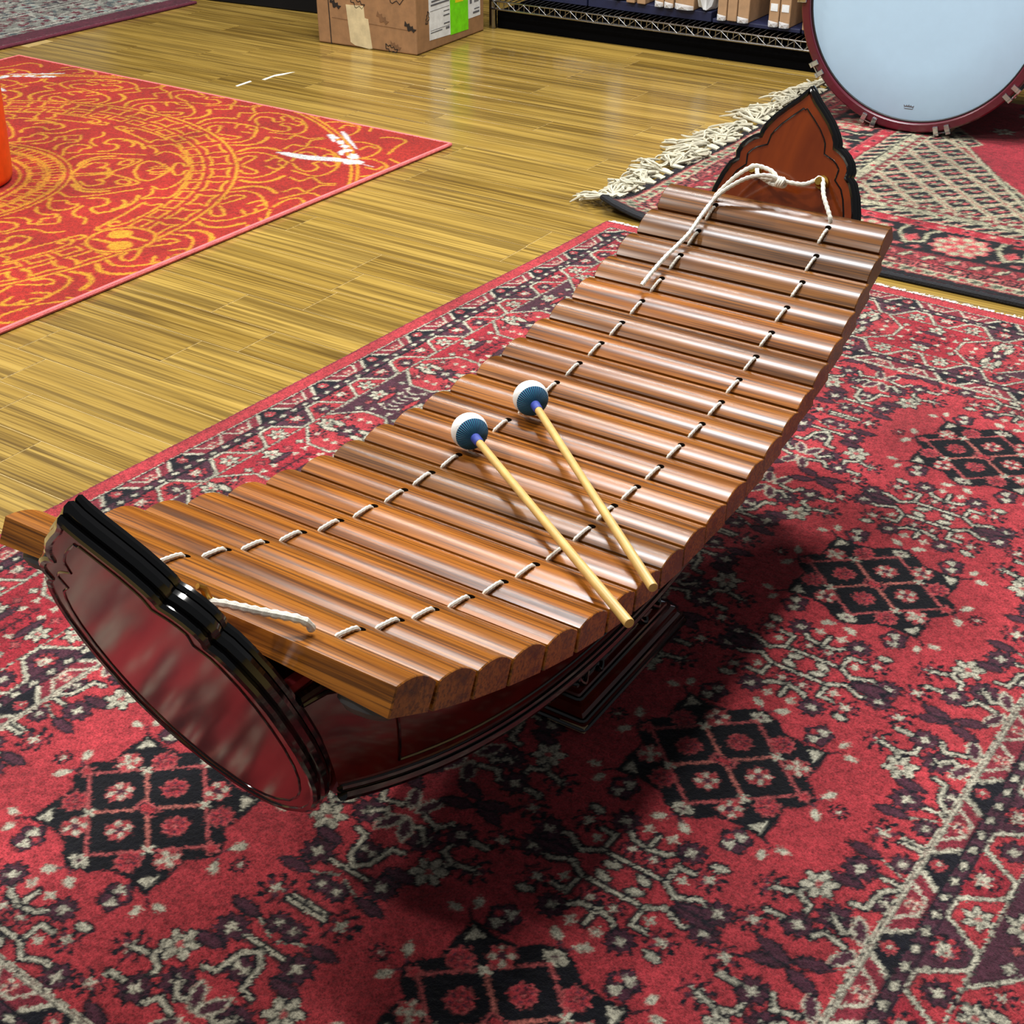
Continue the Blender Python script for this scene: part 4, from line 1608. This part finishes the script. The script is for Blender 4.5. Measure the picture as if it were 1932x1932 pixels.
# far end: right rope down to the last bar, line between the studs, tail over the bars
SR, SL = np.array(st_f[0]), np.array(st_f[1])
hR, hL = np.array((.503, -.0765, .380)), np.array((.500, .0775, .378))
rope([SR + (0, .004, .0045), SR + (-.004, -.004, .004), SR * .55 + hR * .45 + (-.004, 0, .005), hR + (0, 0, .004), hR + (.001, 0, -.006)])
rope([SR + (-.001, .003, .0045), SR + (-.004, .006, .002), np.array((.522, -.030, .412)), np.array((.516, -.010, .413)), np.array((.514, -.002, .412))])
rope([np.array((.514, -.004, .409)), np.array((.517, .008, .421)), np.array((.521, .022, .424)), np.array((.520, .037, .424)), np.array((.513, .054, .412)), np.array((.506, .068, .396)), hL + (.0, 0, .004), hL + (0, 0, -.006)])
rope([np.array((.514, -.004, .415)), np.array((.510, .012, .419)), np.array((.505, .030, .416)), np.array((.501, .046, .408)), np.array((.495, .066, .392)), np.array((.4855, .0765, .3775)), np.array((.4595, .0761, .3690)),
      np.array((.4305, .0769, .3555)), np.array((.404, .0812, .3450)), np.array((.3825, .0842, .3380)), np.array((.355, .0861, .3285)), np.array((.3255, .0858, .3195))])
rope([np.array((.515, -.006, .411)), np.array((.518, .010, .412)), np.array((.522, .030, .412)), SL + (-.002, -.004, .005), SL + (0, .005, .003), SL + (.001, .003, -.005), SL + (-.002, -.004, -.004), np.array((.517, .010, .407)), np.array((.513, -.002, .409))])
kn = MB()
for q in range(3):
    c_ = np.array((.514, -.004 - .003 * (q - 1), .412))
    kn.tube([c_ + np.array((.0048 * math.cos(a), .0016 * math.sin(2 * a), .0048 * math.sin(a))) for a in np.linspace(0, 2 * PI, 15)[:-1]], .0026, 7, closed=True)
kn.build('rope_knot', M['cord'], XY)

# ------------------------------------------------------------------ mallets lying on the bars
def loc2w(p):
    x, y, z = p
    return ORG + Vector((x * math.cos(PSI) - y * math.sin(PSI), x * math.sin(PSI) + y * math.cos(PSI), z))


def mallet(head, end, label):
    h, e = loc2w(head), loc2w(end)
    root = bpy.data.objects.new('mallet', None)
    C.objects.link(root)
    root.empty_display_size = .03
    root.location = h
    root.rotation_euler = (e - h).to_track_quat('Z', 'Y').to_euler()
    tag(root, label, 'mallet', 'mallets lying on the bars')
    L = (e - h).length
    n = 28

    def rev(prof):
        m = MB()
        m.loft([[(r * math.cos(2 * PI * i / n), r * math.sin(2 * PI * i / n), z) for i in range(n)] for r, z in prof])
        return m
    RH, AH = .0193, .0172
    rev([(max(.0004, RH * math.sin(PI * q / 18)), -AH * math.cos(PI * q / 18)) for q in range(19)]).build('head', M['felt'], root)
    rev([(RH * 1.015 * math.sin(a), AH * 1.03 * math.cos(a)) for a in np.linspace(1.12, .2, 12)] + [(.0005, AH * 1.02)]).build('knitted_wrap', M['wrap'], root)
    rev([(.0052, AH * .9), (.0052, AH + .003), (.0049, AH + .011), (.0044, AH + .0127)]).build('collar', M['collar'], root)
    rev([(.0041, .005), (.0041, AH + .012), (.0040, L * .5), (.0046, L - .001), (.0042, L)]).build('stick', M['stick'], root)
    return root


mallet((.0440, .0660, .2925), (-.1975, -.2107, .2925), 'mallet with blue wrapped white head, the one nearer the far end')
mallet((-.0520, .0790, .2920), (-.2640, -.2240, .3015), 'mallet with blue wrapped white head, the one nearer the front end')

# ------------------------------------------------------------------ cardboard carton
BX = empty('cardboard_carton', (-.278, 4.069, 0), math.radians(60.4), 'brown cardboard carton with taped side and bright shipping labels', 'carton')
bd = MB().box((0, 0, .001), (.385, .355, .44)).build('body', M['card'], BX, smooth=False)
bevel(bd, .004, 2)


def lface(name, pts, m, t=.0006, parent=bd):     # left face, x = 0 plane, coordinates (y, z)
    return MB().prism(pts, -.0002 - t, .0005, lambda y, z, d: (d, y, z)).build(name, m, parent, smooth=False)


def rface(name, pts, m, t=.0006, parent=bd, base=0.0):     # right face, y = 0 plane, coordinates (x, z)
    return MB().prism(pts, -.0002 - t - base, .0005, lambda x, z, d: (x, d, z)).build(name, m, parent, smooth=False)


lface('corner_flap_edge', [(.306, .001), (.309, .001), (.316, .44), (.313, .44)], M['ink'])
lface('masking_tape', [(.158, .003), (.168, .001), (.220, .006), (.236, .014), (.246, .120), (.182, .122), (.180, .088), (.168, .086)], M['masking'])
lface('pressed_crease', [(.012, .068), (.30, .078), (.30, .0795), (.012, .0695)], M['cardcut'], .0003)


def bat(c, s, a, face, m):
    P = [(-1, .35), (-.55, .15), (-.3, .45), (-.1, .2), (.1, .2), (.3, .45), (.55, .15), (1, .35), (.8, -.3), (.4, -.15), (.1, -.55), (-.1, -.55), (-.4, -.15), (-.8, -.3)]
    P = [(c[0] + s * (x * math.cos(a) - y * math.sin(a)), c[1] + s * (x * math.sin(a) + y * math.cos(a))) for x, y in P]
    face('printed_emblem', P, m)


def bat_open(c, s, a, face, m):
    P = [(-1, .35), (-.55, .15), (-.3, .45), (-.1, .2), (.1, .2), (.3, .45), (.55, .15), (1, .35), (.8, -.3), (.4, -.15), (.1, -.55), (-.1, -.55), (-.4, -.15), (-.8, -.3)]
    R = [(c[0] + s * (x * math.cos(a) - y * math.sin(a)), c[1] + s * (x * math.sin(a) + y * math.cos(a))) for x, y in P]
    mb = MB()
    for i in range(len(R)):
        p, q = np.array(R[i]), np.array(R[(i + 1) % len(R)])
        d = (q - p) / np.linalg.norm(q - p)
        nn = np.array((-d[1], d[0])) * .0011
        quad = [tuple(p + nn), tuple(q + nn), tuple(q - nn), tuple(p - nn)]
        fnn = (lambda y, z, d_: (d_, y, z)) if face is lface else (lambda x, z, d_: (x, d_, z))
        mb.prism(quad, -.0008, .0004, fnn)
    mb.build('printed_emblem', m, bd, smooth=False)


bat((.286, .118), .022, .5, lface, M['ink'])
bat((.022, .078), .022, .5, lface, M['ink'])
bat((.118, .094), .024, .6, lface, M['cardcut'])
bat((.075, .02), .02, .4, lface, M['cardcut'])
bat_open((.205, .128), .026, .4, lface, M['ink'])
bat_open((.075, .158), .034, .4, lface, M['ink'])
bat_open((.090, .010), .022, .3, lface, M['ink'])
bat((.020, .175), .014, .4, rface, M['cardcut'])
bat_open((.062, .095), .018, 1.2, rface, M['ink'])
lab = rface('shipping_label', [(.070, .030), (.186, .026), (.186, .300), (.070, .300)], M['paper'])
for z, x0, x1, h in ((.048, .076, .140, .003), (.046, .160, .180, .007), (.055, .076, .182, .0012), (.062, .150, .182, .004), (.085, .148, .182, .004), (.098, .150, .182, .003),
                     (.110, .076, .182, .0012), (.124, .080, .182, .005), (.134, .084, .182, .005), (.160, .076, .096, .004), (.170, .130, .182, .004), (.186, .140, .182, .004), (.196, .076, .182, .0012)):
    rface('print_line', [(x0, z), (x1, z), (x1, z + h), (x0, z + h)], M['inkgrey'], .0004, lab, .0006)
for i in range(9):
    rface('barcode', [(.090 + i * .0032, .206), (.0915 + i * .0032 + (i % 3) * .0004, .206), (.0915 + i * .0032 + (i % 3) * .0004, .235), (.090 + i * .0032, .235)], M['ink'], .0004, lab, .0006)
gl = rface('green_label', [(.186, .024), (.290, .022), (.290, .300), (.186, .300)], M['green'], .0007)
ys_ = rface('yellow_sticker', [(.216, .112), (.262, .110), (.268, .300), (.222, .300)], M['yellow'], .0004, gl, .0007)
wl = rface('small_label', [(.290, .052), (.362, .052), (.362, .150), (.290, .150)], M['paper'])
for z, x0, x1, h in ((.062, .318, .356, .006), (.074, .326, .356, .003), (.094, .300, .312, .018), (.120, .300, .312, .014)):
    rface('print_line', [(x0, z), (x1, z), (x1, z + h), (x0, z + h)], M['inkgrey'], .0004, wl, .0006)
for i in range(8):
    rface('barcode', [(.326 + i * .0034, .094), (.328 + i * .0034, .094), (.328 + i * .0034, .138), (.326 + i * .0034, .138)], M['ink'], .0004, wl, .0006)
tx = bpy.data.curves.new('sticker_text', 'FONT')
tx.body = '133'
tx.size = .044
tx.extrude = .0002
to = bpy.data.objects.new('sticker_text', tx)
C.objects.link(to)
tm = bpy.data.meshes.new_from_object(to.evaluated_get(bpy.context.evaluated_depsgraph_get()))
bpy.data.objects.remove(to)
to = link('sticker_text', tm, M['ink'], ys_)
to.matrix_local = Matrix.Translation((.236, -.0024, .240)) @ Matrix.Rotation(PI / 2, 4, 'X') @ Matrix.Rotation(-PI / 2, 4, 'Z')
for x0, x1, z0, z1 in ((.226, .233, .128, .235), (.243, .247, .126, .160)):
    rface('print_line', [(x0, z0), (x1, z0), (x1, z1), (x0, z1)], M['ink'], .0004, ys_, .0012)

# ------------------------------------------------------------------ bass drum
DR = empty('bass_drum', (.954, 3.268, .0135), math.radians(-30), 'maroon bass drum with a blue white head standing on the patterned rug', 'drum')
RD = .29
n = 96


def revy(prof, seg=n):
    m = MB()
    m.loft([[(r * math.cos(2 * PI * i / seg), y, RD + r * math.sin(2 * PI * i / seg)) for i in range(seg)] for r, y in prof], cap=False)
    return m


hoop_p = [(.268, -.016), (.2685, -.0195), (.271, -.0215), (.286, -.0215), (.2892, -.019), (.290, -.014), (.290, .014), (.288, .018), (.270, .018), (.268, .014), (.268, -.016)]
revy(hoop_p).build('front_hoop', M['maroon'], DR)
revy([(r, .32 - y) for r, y in hoop_p]).build('back_hoop', M['maroon'], DR)
m = MB()
m.loft([[(r * math.cos(2 * PI * i / n), y, RD + r * math.sin(2 * PI * i / n)) for i in range(n)] for r, y in ((.2675, -.004), (.2655, -.0085), (.262, -.0095), (.15, -.0098), (.002, -.010))])
hd = m.build('drum_head', M['drumhead'], DR)
revy([(.2676, -.012), (.2655, -.0125), (.2640, -.0105), (.2640, -.006), (.2676, -.006)]).build('head_collar', M['ink'], DR)
revy([(.266, .012), (.274, .012), (.274, .308), (.266, .308), (.266, .012)]).build('shell', M['maroon'], DR)
for k in range(10):
    for s in (-1, 1):
        a = math.radians(18 + 36 * k + s * 2.7)
        ca, sa = math.sin(a), -math.cos(a)       # measured from the bottom
        Mx = Matrix.Translation((0, 0, RD)) @ Matrix.Rotation(-a, 4, 'Y')
        m = MB()
        w = .0062
        for lo, hi in (((-w, -.0270, -.2945), (w, -.0215, -.276)), ((-w, -.0270, -.2985), (w, .030, -.2905))):
            m.box(lo, hi, Mx)
        m.tube([Mx @ Vector((0, .020, -.2985)), Mx @ Vector((0, .10, -.287))], .0030, 8)
        if k in (0, 9) : pass
        cl = m.build('claw_hook', M['chrome'], DR, smooth=False)
        bevel(cl, .0018, 2)
    a = math.radians(18 + 36 * k)
    Mx = Matrix.Translation((0, 0, RD)) @ Matrix.Rotation(-a, 4, 'Y')
    m = MB()
    m.box((-.018, .095, -.292), (.018, .115, -.272), Mx)
    m.tube([Mx @ Vector((-.013, -.012, -.2945)), Mx @ Vector((.013, -.012, -.2945))], .0028, 8)
    bevel(m.build('lug', M['chrome'], DR, smooth=False), .003, 2)
crown = [(-1, .45), (-.62, .15), (-.42, .5), (-.2, .2), (0, .62), (.2, .2), (.42, .5), (.62, .15), (1, .45), (.78, -.5), (-.78, -.5)]
cr = MB().prism([(x * .0125, .0572 + y * .0095) for x, y in crown], -.0104, -.0090, lambda x, z, d: (x, d, z))
cr.build('crown_emblem', M['inkgrey'], hd, smooth=False)
cb = MB().box((-.0095, -.0108, .0540), (.0095, -.0100, .0556))
cb.build('crown_band', M['drumhead'], hd, smooth=False)

# ------------------------------------------------------------------ orange bin at the left edge
BN = empty('plastic_bin', (-1.21, 2.88, .0106), 0, 'glossy orange tapered plastic bin standing on the mandala mat', 'bin')
m = MB()
n = 48
pf = [(.104, 0), (.114, .002), (.1185, .008), (.120, .016), (.126, .13), (.132, .262), (.128, .262), (.116, .016), (.02, .012)]
m.loft([[(r * math.cos(2 * PI * i / n), r * math.sin(2 * PI * i / n), z) for i in range(n)] for r, z in pf])
m.build('body', M['orange'], BN)
MB().tube([(.1335 * math.cos(2 * PI * i / n), .1335 * math.sin(2 * PI * i / n), .264) for i in range(n)], .006, 10, closed=True).build('rim', M['orangerim'], BN)

# ------------------------------------------------------------------ wire shelf with cartons
SH = empty('wire_shelf', (-.083, 4.44, 0), math.radians(-32.44), 'chromed wire storage shelf loaded with bagged cartons', 'shelf')
X0, X1, DP = .02, 1.34, .46
m = MB()
m.tube([(X0, 0, .0615), (X1, 0, .0615)], .0035, 8)
m.tube([(X0, 0, .0845), (X1, 0, .0845)], .0026, 8)
m.build('front_rail', M['wire'], SH)
m = MB()
m.tube([(X0, DP, .0615), (X1, DP, .0615)], .0032, 8)
m.tube([(X0, DP, .0845), (X1, DP, .0845)], .0026, 8)
m.build('back_rail', M['wire'], SH)
for y in (0, DP):
    m = MB()
    P = []
    k = 0
    x = X0 + .01
    while x < X1:
        P.append((x, y - .002 if y == 0 else y + .002, .0625 if k % 2 else .0835))
        x += .0278
        k += 1
    m.tube(P, .0016, 6)
    m.build('zigzag_wire', M['wire'], SH)
x = X0 + .012
while x < X1:
    m = MB()
    m.tube([(x, -.001, .0615), (x, -.001, .086), (x, .010, .0885), (x, DP, .0885)], .0017, 6)
    m.build('deck_wire', M['wire'], SH)
    x += .0185
for y in (.12, .24, .36):
    MB().tube([(X0, y, .0855), (X1, y, .0855)], .0024, 6).build('cross_wire', M['wire'], SH)
MB().box((X0 + .01, .022, .0008), (X1 - .01, DP - .01, .052)).build('shade_block', M['shelf_shade'], SH, smooth=False)['label'] = 'black block added to stand for the shade under the wire shelf'  # added dark block: stands in for the shaded floor below the deck
for xx in (X0, X1):
    for y in (.0, DP):
        m = MB().tube([(xx, y + (.012 if y == 0 else -.012), .0005), (xx, y + (.012 if y == 0 else -.012), 1.2)], .0125, 12)
        m.build('post', M['wire'], SH)


def shelf_pt(x, y, z):
    a = math.radians(-32.44)
    return Vector((-.083 + x * math.cos(a) - y * math.sin(a), 4.44 + x * math.sin(a) + y * math.cos(a), z))


def carton(name, x0, x1, y0, y1, z0, z1, mt, label, group, tilt=0.0):
    o = MB().box((-(x1 - x0) / 2, 0, 0), ((x1 - x0) / 2, y1 - y0, z1 - z0)).build(name, mt, None, smooth=False)
    o.location = shelf_pt((x0 + x1) / 2, y0, z0)
    o.rotation_euler = (0, tilt, math.radians(-32.44))
    bevel(o, .002, 2)
    tag(o, label, 'carton', group)
    return o


ZD = .0905
nv = [(.05, .33, 'nearest the big brown carton'), (.335, .745, 'second from the big carton'), (.75, 1.02, 'third from the big carton'), (1.025, 1.32, 'behind the bass drum')]
NZ = [.118, .118, .102, .102]
for i, (a, b, w) in enumerate(nv):
    carton('navy_carton', a, b, .060, .42, ZD, NZ[i], M['navy'], 'flat navy carton on the wire shelf, ' + w, 'flat navy cartons on the wire shelf')
tn = [(.470, .498), (.506, .534), (.566, .594), (.597, .626), (.632, .692), (.768, .796), (.799, .828), (.831, .866), (.926, .956), (.959, .990), (1.028, 1.056), (1.060, 1.092)]
names = ['first', 'second', 'third', 'fourth', 'fifth', 'sixth', 'seventh', 'eighth', 'ninth', 'tenth', 'eleventh', 'twelfth']
for i, (a, b) in enumerate(tn):
    z = (NZ[1] if i < 5 else NZ[2]) + .0006
    lb = 'thin tan upright carton on the wire shelf, %s from the big brown carton' % names[i]
    o = carton('thin_carton', a, b, .050, .31, z, z + .30, M['tan'], lb, 'thin tan cartons standing on the shelf')
    w = (b - a) / 2
    if i in (8, 9):
        MB().box((-w * .7, -.0008, .042), (w * .7, .0004, .062)).build('paper_label', M['paper'], o, smooth=False)
    if i in (2, 3, 4, 5, 7, 8, 9):
        # clear bag gathered into a loose point under the front edge of the carton
        m = MB()
        m.add([(-w, -.0012, .016), (w, -.0012, .012), (w, -.0012, .001), (-w, -.0012, .001), (-w * .6, -.011, .0005), (w * .5, -.009, .0005), (-w * .1, -.013, .009)],
              [(0, 6, 1), (0, 3, 4), (0, 4, 6), (6, 4, 5), (1, 6, 5), (1, 5, 2), (3, 2, 5, 4)])
        m.build('clear_bag', M['bag'], o, smooth=False)
# crumpled white bags pushed between the cartons
for (a, b, z1, w) in ((.404, .462, .16, 'left of the tan cartons'), (.699, .742, .17, 'between the two groups of tan cartons')):
    m = MB()
    rg = []
    random.seed(int(a * 1000))
    for q in range(7):
        z = ZD + .004 + q * .028
        ring = []
        for i in range(18):
            t = 2 * PI * i / 18
            rr = 1 + random.uniform(-.16, .16)
            ring.append(((b - a) / 2 * math.cos(t) * rr, .10 + .085 * math.sin(t) * rr + (.0 if q else .01), z - ZD + random.uniform(-.008, .008) + .004))
        rg.append(ring)
    m.loft(rg)
    o = m.build('white_bag', M['paper'], None, smooth=False)
    o.location = shelf_pt((a + b) / 2, .02, .1195)
    o.rotation_euler = (0, 0, math.radians(-32.44))
    tag(o, 'crumpled white plastic bag on the wire shelf, ' + w, 'bag', 'white bags on the shelf')

# ------------------------------------------------------------------ black platform behind the plum-edged rug
a = math.radians(-28.2)
PF = empty('black_platform', (-1.076, 4.868, 0), a, 'low black platform at the back left beyond the carton', 'platform')
o = MB().box((-.30, .012, .0005), (.50, .55, .12)).build('base', M['blackboard'], PF, smooth=False)
bevel(o, .004)
o = MB().box((-.31, .0, .12), (.51, .56, .138)).build('top_board', M['blackboard'], PF, smooth=False)
bevel(o, .003)
